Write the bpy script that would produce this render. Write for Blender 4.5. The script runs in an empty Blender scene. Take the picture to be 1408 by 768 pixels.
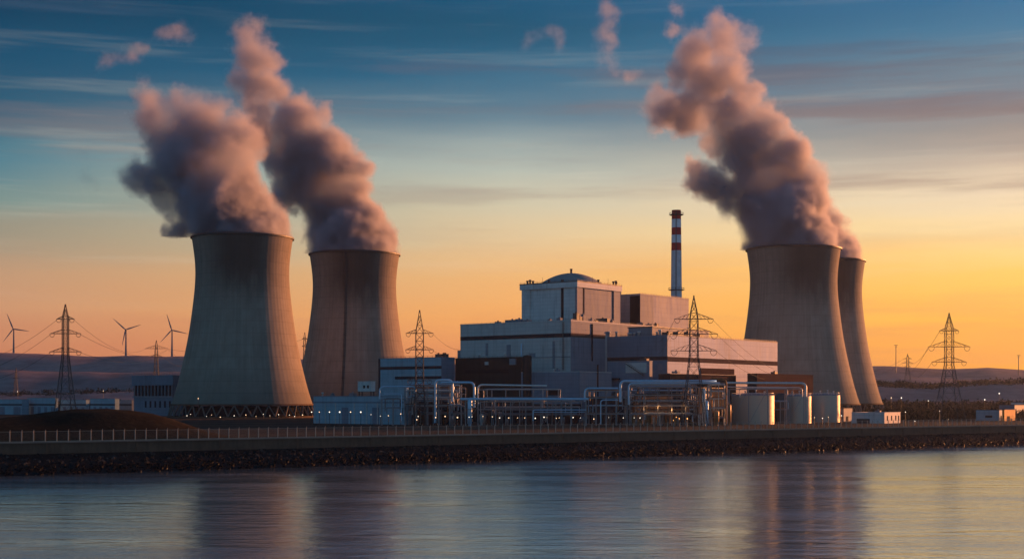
import bpy, bmesh, math, random
import numpy as np
from mathutils import Vector, Matrix, noise as mnoise
R = math.radians
random.seed(7); rng = np.random.default_rng(7)
S = bpy.context.scene
C = S.collection

# ------------------------------------------------------------------ camera
F = 1934.0; PX = 704.0; PY = 548.0; HC = 22.0
cd = bpy.data.cameras.new("camera"); cam = bpy.data.objects.new("camera", cd); C.objects.link(cam)
cam.location = (0, 0, HC); cam.rotation_euler = (R(90), 0, 0)
cd.sensor_width = 36; cd.lens = 36*F/1408; cd.shift_y = (PY-384)/1408
cd.clip_start = 0.5; cd.clip_end = 20000
S.camera = cam
S.render.resolution_x = 1024; S.render.resolution_y = 558
# ------------------------------------------------------------------ exposure
S.view_settings.view_transform = 'Standard'; S.view_settings.look = 'None'
S.view_settings.exposure = 0.6; S.view_settings.gamma = 1; S.view_settings.use_curve_mapping = False
cy = S.cycles
cy.use_denoising = True; cy.max_bounces = 6; cy.diffuse_bounces = 2; cy.glossy_bounces = 3
cy.transmission_bounces = 2; cy.transparent_max_bounces = 6; cy.volume_bounces = 2
cy.volume_step_rate = 1.0; cy.volume_max_steps = 256; cy.sample_clamp_indirect = 4
# ------------------------------------------------------------------ world
SUN_AZ = R(38)      # direction to the sun: (cos, sin) in the x, y plane
SUN_EL = R(6.5)
SUNV = Vector((math.cos(SUN_AZ)*math.cos(SUN_EL), math.sin(SUN_AZ)*math.cos(SUN_EL), math.sin(SUN_EL)))
W = bpy.data.worlds.new("World"); S.world = W; W.use_nodes = True
nt = W.node_tree; nt.nodes.clear()
def srgb(c):
    return tuple(((x/255)/12.92 if x/255 <= .04045 else ((x/255+.055)/1.055)**2.4) for x in c)
class NB:
    """tiny node builder"""
    def __init__(s, nt): s.nt = nt
    def n(s, t, **kw):
        nd = s.nt.nodes.new(t)
        for k, v in kw.items(): setattr(nd, k, v)
        return nd
    def link(s, a, b): s.nt.links.new(a, b)
    def put(s, sock, v):
        if isinstance(v, bpy.types.NodeSocket): s.link(v, sock)
        else: sock.default_value = v
    def math(s, op, a, b=None, c=None, clamp=False):
        nd = s.n('ShaderNodeMath', operation=op, use_clamp=clamp)
        s.put(nd.inputs[0], a)
        if b is not None: s.put(nd.inputs[1], b)
        if c is not None: s.put(nd.inputs[2], c)
        return nd.outputs[0]
    def vmath(s, op, a, b=None):
        nd = s.n('ShaderNodeVectorMath', operation=op)
        s.put(nd.inputs[0], a)
        if b is not None:
            if op == 'SCALE': s.put(nd.inputs['Scale'], b)
            else: s.put(nd.inputs[1], b)
        return nd.outputs['Value'] if op in ('DISTANCE', 'LENGTH', 'DOT_PRODUCT') else nd.outputs[0]
    def maprange(s, v, a, b, c=0.0, d=1.0, smooth=False):
        nd = s.n('ShaderNodeMapRange')
        if smooth: nd.interpolation_type = 'SMOOTHSTEP'
        s.put(nd.inputs[0], v)
        for i, x in zip((1, 2, 3, 4), (a, b, c, d)): s.put(nd.inputs[i], x)
        return nd.outputs[0]
    def noise(s, vec, scale, detail=3, rough=.5, dist=0.0, out='Fac'):
        nd = s.n('ShaderNodeTexNoise'); s.put(nd.inputs['Vector'], vec)
        nd.inputs['Scale'].default_value = scale; nd.inputs['Detail'].default_value = detail
        nd.inputs['Roughness'].default_value = rough; nd.inputs['Distortion'].default_value = dist
        return nd.outputs[0 if out == 'Fac' else 1]
    def mapping(s, vec, scale=(1, 1, 1), rot=(0, 0, 0), loc=(0, 0, 0)):
        nd = s.n('ShaderNodeMapping'); s.put(nd.inputs[0], vec)
        nd.inputs['Scale'].default_value = scale; nd.inputs['Rotation'].default_value = rot; nd.inputs['Location'].default_value = loc
        return nd.outputs[0]
    def ramp(s, f, stops, interp='LINEAR'):
        nd = s.n('ShaderNodeValToRGB'); nd.color_ramp.interpolation = interp
        e = nd.color_ramp.elements
        while len(e) > 1: e.remove(e[0])
        e[0].position = stops[0][0]; e[0].color = (*stops[0][1], 1)
        for p, c in stops[1:]:
            x = e.new(p); x.color = (*c, 1)
        s.put(nd.inputs[0], f)
        return nd.outputs[0]
    def mix(s, f, a, b, blend='MIX'):
        nd = s.n('ShaderNodeMix', data_type='RGBA', blend_type=blend)
        s.put(nd.inputs[0], f)
        s.put(nd.inputs[6], a if isinstance(a, bpy.types.NodeSocket) else (*a, 1))
        s.put(nd.inputs[7], b if isinstance(b, bpy.types.NodeSocket) else (*b, 1))
        return nd.outputs[2]

b = NB(nt)
tc = b.n('ShaderNodeTexCoord').outputs['Generated']
sep = b.n('ShaderNodeSeparateXYZ'); b.link(tc, sep.inputs[0])
dx, dy, dz = sep.outputs
def zof(y): return (PY-y)/math.sqrt(F*F+(PY-y)**2)
def stops(lst): return [(max(0, zof(y))/0.6 if y > -900 else 1.0, srgb(c)) for y, c in lst]
zz = b.math('DIVIDE', dz, 0.6)
# wobble the elevation a little so that the bands are not ruler straight
wv = b.mapping(tc, scale=(3.0, 3.0, 26.0), rot=(0, R(0.8), 0))
w1 = b.noise(wv, 1.0, 4, .55)
zz = b.math('ADD', zz, b.math('MULTIPLY', b.math('SUBTRACT', w1, .5), .055))
rampL = b.ramp(zz, stops([(548, (168, 102, 82)), (485, (196, 124, 88)), (430, (200, 146, 106)), (380, (186, 148, 114)), (335, (150, 142, 122)),
    (290, (118, 140, 134)), (240, (78, 122, 136)), (190, (40, 88, 112)), (100, (12, 72, 102)), (20, (0, 54, 82)), (-300, (5, 66, 100)), (-1000, (5, 50, 80))]))
rampM = b.ramp(zz, stops([(548, (212, 132, 80)), (475, (226, 146, 86)), (430, (238, 164, 88)), (380, (230, 176, 112)), (330, (218, 190, 146)),
    (280, (200, 190, 162)), (230, (174, 180, 168)), (195, (136, 152, 154)), (160, (98, 126, 140)), (100, (38, 98, 128)), (40, (10, 78, 108)), (0, (2, 78, 112)),
    (-300, (6, 72, 110)), (-1000, (8, 54, 86))]))
rampR = b.ramp(zz, stops([(548, (250, 156, 44)), (480, (255, 172, 56)), (430, (255, 190, 72)), (380, (255, 198, 98)), (330, (246, 214, 152)),
    (270, (228, 206, 174)), (240, (186, 168, 150)), (200, (146, 138, 132)), (160, (112, 122, 132)), (110, (96, 124, 140)), (60, (56, 114, 146)), (0, (26, 100, 142)),
    (-300, (16, 80, 122)), (-1000, (10, 54, 86))]))
rampB = b.ramp(zz, [(0, srgb((122, 144, 156))), (.15, srgb((104, 144, 168))), (.5, srgb((62, 120, 156))), (1, srgb((14, 70, 108)))])
fr = b.maprange(dx, 0.0, 0.34, smooth=False); fl = b.maprange(dx, 0.0, -0.34)
col = b.mix(fr, rampM, rampR); col = b.mix(fl, col, rampL)
# cirrus streaks: sheared bands, darker slate above, pale cream lower down
sv = b.mapping(tc, scale=(2.2, 2.2, 34.0), rot=(0, R(-3.0), 0), loc=(1.3, .4, 2.1))
n1 = b.noise(sv, 1.1, 5, .58)
sv2 = b.mapping(tc, scale=(3.0, 3.0, 60.0), rot=(0, R(1.5), 0), loc=(4.3, 2.4, .1))
n2 = b.noise(sv2, 1.3, 4, .6)
dark = b.math('MULTIPLY', b.maprange(n1, .50, .68, smooth=True), b.math('MULTIPLY', b.maprange(dz, .10, .17), b.maprange(dz, .45, .24)))
dark = b.math('MULTIPLY', dark, b.maprange(dx, -.5, .35, .25, .85))
col = b.mix(dark, col, b.mix(b.maprange(dz, .17, .24), srgb((140, 118, 110)), srgb((66, 86, 110))))
pale = b.math('MULTIPLY', b.maprange(n2, .53, .72, smooth=True), b.math('MULTIPLY', b.maprange(dz, .05, .12), b.maprange(dz, .32, .16)))
col = b.mix(b.math('MULTIPLY', pale, .13), col, srgb((224, 214, 190)))
low = b.math('MULTIPLY', b.maprange(n1, .48, .66, smooth=True), b.maprange(dz, .13, .05))
col = b.mix(b.math('MULTIPLY', low, .30), col, srgb((196, 128, 96)))
col = b.mix(b.maprange(dy, .80, -.05, smooth=True), col, rampB)
# the open sky's own light as a thin layer on top
sky = b.n('ShaderNodeTexSky'); sky.sky_type = 'NISHITA'; sky.sun_disc = False
sky.sun_elevation = SUN_EL; sky.sun_rotation = R(90)-SUN_AZ; sky.altitude = 20; sky.dust_density = 2.0
skyc = b.vmath('SCALE', sky.outputs[0], 0.0012)
col = b.vmath('ADD', col, skyc)
# below the horizon
col = b.mix(b.maprange(dz, -.004, -.03), col, srgb((58, 60, 70)))
bg = b.n('ShaderNodeBackground'); b.link(col, bg.inputs[0]); bg.inputs[1].default_value = 0.76
b.link(bg.outputs[0], b.n('ShaderNodeOutputWorld').inputs[0])
# ------------------------------------------------------------------ sun
sl = bpy.data.lights.new("sun", 'SUN'); sl.energy = 5.0; sl.angle = R(0.6); sl.color = (1.0, .365, .125)
so = bpy.data.objects.new("sun", sl); C.objects.link(so)
so.rotation_euler = SUNV.to_track_quat('Z', 'Y').to_euler(); so.location = (600, 300, 400)

# ------------------------------------------------------------------ helpers
U = Vector((math.cos(R(52)), math.sin(R(52)))); V = Vector((-U.y, U.x))
def wx(px, D): return (px-PX)/F*D
def wz(py, D): return HC+(PY-py)/F*D
def P(px, py, D): return Vector((wx(px, D), D, wz(py, D)))
ORG = {}
def props(o, label=None, cat=None, group=None, kind=None):
    if label: o['label'] = label
    if cat: o['category'] = cat
    if group: o['group'] = group
    if kind: o['kind'] = kind
    return o
def thing(name, label, cat, loc, group=None):
    o = bpy.data.objects.new(name, None); C.objects.link(o); o.location = loc
    o.empty_display_size = 2
    ORG[o.name] = Vector(loc); return props(o, label, cat, group)
class MB:
    def __init__(s): s.v = []; s.f = []; s.sm = []
    def add(s, vs, fs, smooth=False):
        k = len(s.v); s.v += [tuple(p) for p in vs]; s.f += [tuple(i+k for i in f) for f in fs]; s.sm += [smooth]*len(fs); return s
    def hexa(s, p):   # 8 points: bottom ring 4, top ring 4
        return s.add(p, [(3, 2, 1, 0), (4, 5, 6, 7), (0, 1, 5, 4), (1, 2, 6, 5), (2, 3, 7, 6), (3, 0, 4, 7)])
    def box(s, x0, x1, y0, y1, z0, z1):
        return s.hexa([(x0, y0, z0), (x1, y0, z0), (x1, y1, z0), (x0, y1, z0), (x0, y0, z1), (x1, y0, z1), (x1, y1, z1), (x0, y1, z1)])
    def beam(s, a, c, w, w2=None):
        a = Vector(a); c = Vector(c); d = (c-a)
        if d.length < 1e-6: return s
        d.normalize(); up = Vector((0, 0, 1)) if abs(d.z) < .9 else Vector((0, 1, 0))
        x = d.cross(up).normalized(); y = d.cross(x); w2 = w if w2 is None else w2
        q = []
        for p, ww in ((a, w), (c, w2)):
            for i, j in ((-1, -1), (1, -1), (1, 1), (-1, 1)): q.append(p+x*i*ww/2+y*j*ww/2)
        return s.hexa(q)
    def lathe(s, prof, c, seg=48, cap0=False, cap1=False, smooth=True):
        vs = []; n = len(prof)
        for k in range(seg):
            a = 2*math.pi*k/seg; ca, sa = math.cos(a), math.sin(a)
            for r, z in prof: vs.append((c[0]+r*ca, c[1]+r*sa, c[2]+z))
        fs = [(k*n+i, ((k+1) % seg)*n+i, ((k+1) % seg)*n+i+1, k*n+i+1) for k in range(seg) for i in range(n-1)]
        s.add(vs, fs, smooth)
        if cap0: s.add([vs[k*n] for k in range(seg)], [tuple(range(seg))[::-1]])
        if cap1: s.add([vs[k*n+n-1] for k in range(seg)], [tuple(range(seg))])
        return s
    def tube(s, pts, r, seg=8, caps=True):
        pts = [Vector(p) for p in pts]; rings = []; x = None
        for i, p in enumerate(pts):
            d = ((pts[i+1] if i < len(pts)-1 else p)-(pts[i-1] if i else p)).normalized()
            if x is None:
                x = d.cross(Vector((0, 0, 1)) if abs(d.z) < .9 else Vector((0, 1, 0))).normalized()
            x = (x-d*x.dot(d)).normalized(); y = d.cross(x)
            rr = r[i] if isinstance(r, (list, tuple)) else r
            rings.append([p+x*rr*math.cos(2*math.pi*k/seg)+y*rr*math.sin(2*math.pi*k/seg) for k in range(seg)])
        vs = [q for g in rings for q in g]
        fs = [(i*seg+k, i*seg+(k+1) % seg, (i+1)*seg+(k+1) % seg, (i+1)*seg+k) for i in range(len(pts)-1) for k in range(seg)]
        s.add(vs, fs, True)
        if caps: s.add(rings[0], [tuple(range(seg))[::-1]]); s.add(rings[-1], [tuple(range(seg))])
        return s
    def pipe(s, pts, r, br=2.5, seg=10):
        pts = [Vector(p) for p in pts]; out = [pts[0]]
        for i in range(1, len(pts)-1):
            a, p, c = pts[i-1], pts[i], pts[i+1]
            k = min(br, (a-p).length*.45, (c-p).length*.45)
            q0 = p+(a-p).normalized()*k; q1 = p+(c-p).normalized()*k
            for t in np.linspace(0, 1, 6): out.append(q0*(1-t)**2+p*2*t*(1-t)+q1*t*t)
        out.append(pts[-1]); return s.tube(out, r, seg)
    def build(s, name, m, parent=None, org=None, **kw):
        me = bpy.data.meshes.new(name)
        o0 = ORG[parent.name] if parent is not None else Vector(org or (0, 0, 0))
        vs = [(x-o0.x, y-o0.y, z-o0.z) for x, y, z in s.v]
        me.from_pydata(vs, [], s.f); me.materials.append(m)
        me.polygons.foreach_set('use_smooth', s.sm)
        bm = bmesh.new(); bm.from_mesh(me); bmesh.ops.recalc_face_normals(bm, faces=bm.faces); bm.to_mesh(me); bm.free()
        me.update()
        o = bpy.data.objects.new(name, me); C.objects.link(o)
        if parent is not None: o.parent = parent
        else: o.location = o0
        ORG[o.name] = o0.copy()
        return props(o, **kw)
def copy_tree(o, parent=None):
    c = o.copy(); C.objects.link(c); c.parent = parent; ORG[c.name] = ORG[o.name].copy()
    for ch in list(o.children): copy_tree(ch, c)
    return c
def pick(mb, name, mat_, parent, **kw): return mb.build(name, mat_, parent, **kw)

# ------------------------------------------------------------------ materials
def new_mat(name):
    m = bpy.data.materials.new(name); m.use_nodes = True; m.node_tree.nodes.clear(); return m, NB(m.node_tree)
def finish(b, base, rough=.6, metal=0.0, bump=None, bstr=.3, bdist=.1, spec=None):
    p = b.n('ShaderNodeBsdfPrincipled'); b.put(p.inputs['Base Color'], base if isinstance(base, bpy.types.NodeSocket) else (*base, 1))
    b.put(p.inputs['Roughness'], rough); b.put(p.inputs['Metallic'], metal)
    if spec is not None: p.inputs['Specular IOR Level'].default_value = spec
    if bump is not None:
        bn = b.n('ShaderNodeBump'); bn.inputs['Strength'].default_value = bstr; bn.inputs['Distance'].default_value = bdist
        b.link(bump, bn.inputs['Height']); b.link(bn.outputs[0], p.inputs['Normal'])
    o = b.n('ShaderNodeOutputMaterial'); b.link(p.outputs[0], o.inputs[0]); return p
def plain(name, c, rough=.6, metal=0.0, var=.18, vs=.25, bstr=.15, spec=.12):
    """painted or raw surface with mottled wear"""
    m, b = new_mat(name); t = b.n('ShaderNodeTexCoord').outputs['Object']
    n = b.noise(t, vs, 5, .6); n2 = b.noise(b.mapping(t, (1, 1, .12)), vs*3, 3, .6)
    f = b.math('ADD', b.math('MULTIPLY', n, .6), b.math('MULTIPLY', n2, .4))
    col = b.mix(b.maprange(f, .3, .7), tuple(x*(1-var) for x in c), tuple(min(1, x*(1+var)) for x in c))
    finish(b, col, b.maprange(n, .3, .7, max(.05, rough-.08), min(1, rough+.1)), metal, b.noise(t, vs*8, 3), bstr, .05, spec=.5 if metal > .1 else spec); return m
def cladding(name, c, rough=.45, bw=6.0, bh=2.4, var=.05, seam=.78, metal=0.0, spec=.06):
    """sheet metal panels on a wall: seams, slightly different sheets, rain streaks"""
    m, b = new_mat(name); t = b.n('ShaderNodeTexCoord').outputs['Object']
    r = b.mapping(t, rot=(0, 0, -R(52)))
    sp = b.n('ShaderNodeSeparateXYZ'); b.link(r, sp.inputs[0])
    cx = b.n('ShaderNodeCombineXYZ'); b.link(b.math('ADD', sp.outputs[0], sp.outputs[1]), cx.inputs[0]); b.link(sp.outputs[2], cx.inputs[1])
    br = b.n('ShaderNodeTexBrick'); br.offset = 0; b.link(cx.outputs[0], br.inputs['Vector'])
    br.inputs['Color1'].default_value = (*[x*(1-var) for x in c], 1); br.inputs['Color2'].default_value = (*[min(1, x*(1+var)) for x in c], 1)
    br.inputs['Mortar'].default_value = (*[x*seam for x in c], 1); br.inputs['Scale'].default_value = 1
    br.inputs['Mortar Size'].default_value = .12; br.inputs['Mortar Smooth'].default_value = .3
    br.inputs['Brick Width'].default_value = bw; br.inputs['Row Height'].default_value = bh
    st = b.noise(b.mapping(cx.outputs[0], (.35, .03, 1)), 1, 5, .65); big = b.noise(t, .03, 3, .5)
    f = b.math('ADD', b.math('MULTIPLY', st, .6), b.math('MULTIPLY', big, .4))
    col = b.mix(1, br.outputs[0], b.ramp(f, [(.32, (.60, .57, .56)), (.46, (.90, .89, .89)), (.68, (1.0, 1.0, 1.0))]), 'MULTIPLY')
    rib = b.n('ShaderNodeTexWave'); rib.wave_type = 'BANDS'; rib.bands_direction = 'X'; b.link(cx.outputs[0], rib.inputs[0]); rib.inputs['Scale'].default_value = .35
    finish(b, col, b.maprange(st, .3, .7, rough-.07, rough+.12), metal, b.math('ADD', b.math('MULTIPLY', rib.outputs['Fac'], .4), b.math('MULTIPLY', br.outputs['Fac'], -1)), .35, .08, spec=spec); return m
def tower_mat():
    m, b = new_mat('tower_concrete'); t = b.n('ShaderNodeTexCoord').outputs['Object']
    sp = b.n('ShaderNodeSeparateXYZ'); b.link(t, sp.inputs[0]); x, y, z = sp.outputs
    ang = b.math('ARCTAN2', y, x)
    cc = b.n('ShaderNodeCombineXYZ'); b.link(b.math('MULTIPLY', ang, 40), cc.inputs[0]); b.link(z, cc.inputs[1])
    strk = b.noise(b.mapping(cc.outputs[0], (.55, .012, 1)), 1, 6, .7)
    strk2 = b.noise(b.mapping(cc.outputs[0], (.09, .02, 1), loc=(3, 2, 0)), 1, 4, .6)
    mott = b.noise(t, .09, 6, .6)
    ringf = b.math('FRACT', b.math('DIVIDE', z, 9.0)); ring = b.maprange(ringf, 0.0, .06, .0, 1.0)
    fine = b.math('FRACT', b.math('DIVIDE', z, 1.8)); ring2 = b.maprange(fine, 0.0, .15, 0.0, 1.0)
    f = b.math('ADD', b.math('MULTIPLY', strk, .45), b.math('ADD', b.math('MULTIPLY', strk2, .3), b.math('MULTIPLY', mott, .25)))
    col = b.ramp(f, [(.30, (.19, .155, .125)), (.45, (.30, .25, .20)), (.56, (.37, .31, .25)), (.72, (.44, .375, .31))])
    fb = b.n('ShaderNodeTexBrick'); fb.offset = .5; b.link(cc.outputs[0], fb.inputs['Vector']); fb.inputs['Scale'].default_value = 1
    fb.inputs['Brick Width'].default_value = 7.0; fb.inputs['Row Height'].default_value = 4.5; fb.inputs['Mortar Size'].default_value = .1
    fb.inputs['Color1'].default_value = (.86, .86, .86, 1); fb.inputs['Color2'].default_value = (1.0, 1.0, 1.0, 1); fb.inputs['Mortar'].default_value = (.78, .78, .78, 1)
    col = b.mix(.5, col, fb.outputs[0], 'MULTIPLY')
    # soot and algae stain below the mouth, ragged downward edge
    st = b.math('MULTIPLY', b.maprange(b.math('ADD', z, b.math('MULTIPLY', strk2, 50)), 104, 138, smooth=True), b.maprange(b.math('SINE', b.math('ADD', b.math('MULTIPLY', ang, 2.0), 4.4)), -.2, .9, .25, 1.0))
    col = b.mix(b.math('MULTIPLY', st, .85), col, (.05, .042, .036))
    lowst = b.math('MULTIPLY', b.maprange(b.math('ADD', z, b.math('MULTIPLY', strk, -30)), 22, -8), .5)
    col = b.mix(lowst, col, (.09, .095, .085))
    col = b.mix(b.math('MULTIPLY', b.math('SUBTRACT', 1, ring), .34), col, (.07, .07, .07))
    ribs = b.math('SINE', b.math('MULTIPLY', ang, 72))
    h = b.math('ADD', b.math('MULTIPLY', ribs, .5), b.math('ADD', b.math('MULTIPLY', ring2, .25), b.math('MULTIPLY', mott, 1.0)))
    finish(b, col, .85, 0, h, .22, .15, spec=.1); return m
M = {}
M['tower'] = tower_mat()
M['white'] = cladding('white_cladding', (.74, .72, .70), .42)
M['pink'] = cladding('sun_face_cladding', (.27, .28, .33), .5, 9, 3.6)  # darker copy for sun-facing walls, offsets the sunlight by colour
M['rose'] = cladding('rose_cladding', (.40, .40, .46), .5, 9, 3.6)
M['salmon'] = cladding('sunlit_side_cladding', (.76, .76, .80), .6, 9, 3.6)  # brighter copy for the turbine hall's sunlit side, light put into the colour
M['grey'] = cladding('grey_cladding', (.60, .57, .55), .42)
M['midgrey'] = cladding('mid_grey_cladding', (.28, .29, .33), .45)
M['dome'] = plain('dome_sheeting', (.34, .32, .30), .7)
M['blue'] = cladding('pale_blue_cladding', (.32, .47, .56), .38, 5, 2.5)
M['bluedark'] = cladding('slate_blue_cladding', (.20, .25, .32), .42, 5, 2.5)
M['brown'] = cladding('brown_cladding', (.05, .042, .040), .8, 5, 3, spec=0)
M['tan'] = cladding('tan_cladding', (.10, .062, .05), .8, 6, 4, spec=0)
M['band'] = plain('dark_band', (.035, .036, .045), .7, spec=.02)
M['bandsun'] = plain('sunlit_band', (.12, .085, .07), .8, spec=0)  # warm lit copy of the dark band, for sun-facing sides
M['dark'] = plain('dark_recess', (.02, .02, .024), .9, spec=0)
M['roof'] = plain('roof_felt', (.07, .07, .08), .8)
M['steel'] = plain('galvanised_steel', (.24, .25, .27), .45, .5)
M['dsteel'] = plain('dark_steel', (.075, .07, .07), .55, .3)
M['pylon'] = plain('weathered_pylon_steel', (.06, .055, .055), .6, .2)
M['pipe'] = plain('clad_pipe_sky_tint', (.42, .60, .76), .36, .25, .08, .4, .08)  # blue of the reflected sky painted into the pipe colour
M['pipew'] = plain('pale_pipe', (.68, .66, .64), .4, .2, .1, .4, .08)
M['rust'] = plain('rust_primer_pipe', (.30, .13, .06), .55, .1)
M['ochre'] = plain('ochre_vessel', (.26, .15, .07), .45, .2)
M['tank'] = plain('tank_paint', (.50, .43, .35), .45, .35, .07, .15, .06)
M['red'] = plain('signal_red_paint', (.55, .045, .04), .5)
M['paint'] = plain('white_paint', (.80, .82, .85), .5)
M['chim'] = plain('chimney_concrete', (.60, .62, .66), .7)
M['concrete'] = plain('seawall_concrete', (.11, .070, .046), .85, 0, .3, .3, .4)
M['legs'] = plain('leg_concrete', (.15, .13, .115), .85)
M['coping'] = plain('coping_concrete', (.22, .17, .13), .8, 0, .2, .5)
def rock_mat():
    m, b = new_mat('riprap_rock'); t = b.n('ShaderNodeTexCoord').outputs['Object']; z = b.n('ShaderNodeSeparateXYZ'); b.link(t, z.inputs[0])
    v = b.n('ShaderNodeTexVoronoi'); b.link(t, v.inputs['Vector']); v.inputs['Scale'].default_value = .8
    tone = b.ramp(v.outputs['Color'], [(.2, (.010, .010, .010)), (.6, (.026, .025, .025)), (.85, (.07, .068, .066))])
    n = b.noise(t, .25, 4, .6); wet = b.maprange(b.math('ADD', z.outputs[2], b.math('MULTIPLY', n, 2.0)), 3.0, 4.6)
    finish(b, b.mix(wet, (.005, .0055, .006), tone), b.maprange(wet, 0, 1, .45, .9), 0, b.noise(t, 4, 4, .6), .5, .1, spec=.04); return m
M['rock'] = rock_mat()
M['wet'] = plain('wet_slope', (.012, .011, .011), .5, 0, .3, .5)
M['fence'] = plain('fence_steel', (.36, .30, .24), .5, .3)
M['wire'] = plain('cable', (.06, .055, .055), .6)
M['orange'] = cladding('orange_lit_cladding', (.85, .30, .04), .55, 3, 3)  # orange of the low sun put into the wall colour
def glow(name, c, s):
    m, b = new_mat(name); e = b.n('ShaderNodeEmission'); e.inputs[0].default_value = (*c, 1); e.inputs[1].default_value = s
    b.link(e.outputs[0], b.n('ShaderNodeOutputMaterial').inputs[0]); return m
M['lamp'] = glow('lamp_white', (1, .86, .68), 1.4)
M['lampw'] = glow('lamp_warm', (1, .66, .38), 1.5)
M['lampo'] = glow('lamp_orange', (1, .42, .12), 2.0)
# ground, grass, water, hills
def ground_mat(name, stops_, sc, bs=.5):
    m, b = new_mat(name); t = b.n('ShaderNodeTexCoord').outputs['Object']
    n = b.math('ADD', b.math('MULTIPLY', b.noise(t, sc, 8, .65), .6), b.math('MULTIPLY', b.noise(t, sc*9, 4, .6), .4))
    finish(b, b.ramp(n, stops_), .95, 0, b.noise(t, sc*14, 4, .6), bs, .5, spec=.03); return m
M['ground'] = ground_mat('site_ground', [(.35, (.035, .026, .020)), (.5, (.06, .045, .034)), (.65, (.10, .075, .056))], .03)
M['grass'] = ground_mat('dry_grass', [(.35, (.012, .009, .006)), (.5, (.022, .016, .010)), (.66, (.045, .032, .018))], .06)
M['hill'] = ground_mat('hazed_moorland', [(.36, (.22, .14, .14)), (.5, (.34, .22, .21)), (.58, (.42, .28, .26)), (.66, (.28, .18, .18))], .0035, .3)  # paler tones carry the distance haze in the ground colour
M['leaf'] = ground_mat('dark_foliage', [(.35, (.018, .02, .012)), (.65, (.05, .045, .025))], .1)
def water_mat():
    m, b = new_mat('sea_water'); t = b.n('ShaderNodeTexCoord').outputs['Object']
    a = b.noise(b.mapping(t, (.10, .22, 1), (0, 0, R(12))), 1, 3, .5)
    c = b.noise(b.mapping(t, (.42, .70, 1), (0, 0, R(-9))), 1, 5, .62)
    d = b.noise(b.mapping(t, (.012, .05, 1), (0, 0, R(6))), 1, 4, .6)
    e = b.noise(b.mapping(t, (1.6, 2.4, 1)), 1, 2, .5)
    h = b.math('ADD', b.math('MULTIPLY', a, 1.7), b.math('ADD', b.math('MULTIPLY', c, b.maprange(d, .35, .65, .25, .9)), b.math('MULTIPLY', e, .10)))
    bn = b.n('ShaderNodeBump'); bn.inputs['Strength'].default_value = .5; bn.inputs['Distance'].default_value = .36; b.link(h, bn.inputs['Height'])
    g = b.n('ShaderNodeBsdfGlossy'); g.distribution = 'MULTI_GGX'; g.inputs['Color'].default_value = (.78, .91, 1.0, 1)
    b.link(b.maprange(d, .3, .7, .09, .18), g.inputs['Roughness']); b.link(bn.outputs[0], g.inputs['Normal'])
    df = b.n('ShaderNodeBsdfDiffuse'); df.inputs['Color'].default_value = (.045, .12, .16, 1)
    mx = b.n('ShaderNodeMixShader'); lw = b.n('ShaderNodeLayerWeight'); lw.inputs['Blend'].default_value = .5; b.link(bn.outputs[0], lw.inputs['Normal'])
    b.link(b.maprange(lw.outputs['Facing'], .0, .9, .05, .86), mx.inputs[0]); b.link(df.outputs[0], mx.inputs[1]); b.link(g.outputs[0], mx.inputs[2])
    b.link(mx.outputs[0], b.n('ShaderNodeOutputMaterial').inputs[0]); return m
M['water'] = water_mat()

# ------------------------------------------------------------------ terrain
SV = Vector((.8231, .5679)); NV = Vector((-.5679, .8231))   # along the shore, inland
def sh(s, n, z=0.0):                                          # point at distance s along the shore and n inland
    p = Vector((0, 500.6))+SV*s+NV*n; return Vector((p.x, p.y, z))
GZ = 8.0; CR = 9.2
def ribbon(name, prof, s0, s1, step, m, jitter=0, **kw):
    mb = MB(); ss = np.arange(s0, s1+step, step); n = len(prof); vs = []
    for s in ss:
        for k, (q, z) in enumerate(prof):
            j = mnoise.noise(Vector((s*.13, q*.7, 3)))*jitter if 0 < k < n-1 else 0
            vs.append(sh(s, q+j*.5, z+j))
    mb.add(vs, [(i*n+k, (i+1)*n+k, (i+1)*n+k+1, i*n+k+1) for i in range(len(ss)-1) for k in range(n-1)], True)
    return mb.build(name, m, **kw)
mb = MB(); mb.add([(-4300, -600, 0), (4300, -600, 0), (4300, 4500, -.0), (-4300, 4500, -.0)], [(0, 1, 2, 3)])
props(mb.build('water', M['water']), kind='structure')
# land sheet: from the back of the sea wall to the far hills
mb = MB(); q = [sh(-5200, 14.2, GZ), sh(4600, 14.2, GZ)]
mb.add([(-4300, 500.6-.69*4300+20, GZ), (4300, 500.6+.69*4300+20, GZ), (4300, 4500, GZ), (-4300, 4500, GZ)], [(0, 1, 2, 3)])
props(mb.build('ground', M['ground']), kind='structure')
SA, SB = -330, 520
props(ribbon('shore_slope', [(-3, -1.2), (0, -.1), (4, 1.4), (8.5, 3.6), (13, 5.6)], SA, SB, 4, M['wet'], .3), kind='structure')
wall = thing('sea_wall', 'long dark concrete sea wall standing above the rock armour along the waterline', 'sea wall', sh(0, 13, 5.6))
rib = ribbon('wall_face', [(13, 5.2), (13.25, CR-.35), (14.6, CR-.35), (14.6, 5.2)], SA, SB, 10, M['concrete'])
rib.parent = wall; rib.location = -Vector(wall.location)
rib = ribbon('coping', [(13.0, CR-.35), (13.0, CR), (14.9, CR), (14.9, CR-.35), (13.0, CR-.352)], SA, SB, 10, M['coping'])
rib.parent = wall; rib.location = -Vector(wall.location)
for p_ in range(0, 20):
    s = -215+p_*27.5; mb = MB()
    a = sh(s-.22, 12.9, 5.3); c = sh(s+.22, 12.9, 5.3); d = sh(s+.22, 13.2, 5.3); e = sh(s-.22, 13.2, 5.3)
    up = Vector((0, 0, 3.3)); mb.hexa([a, c, d, e, a+up, c+up, d+up, e+up]); mb.build('buttress', M['concrete'], wall)
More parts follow.
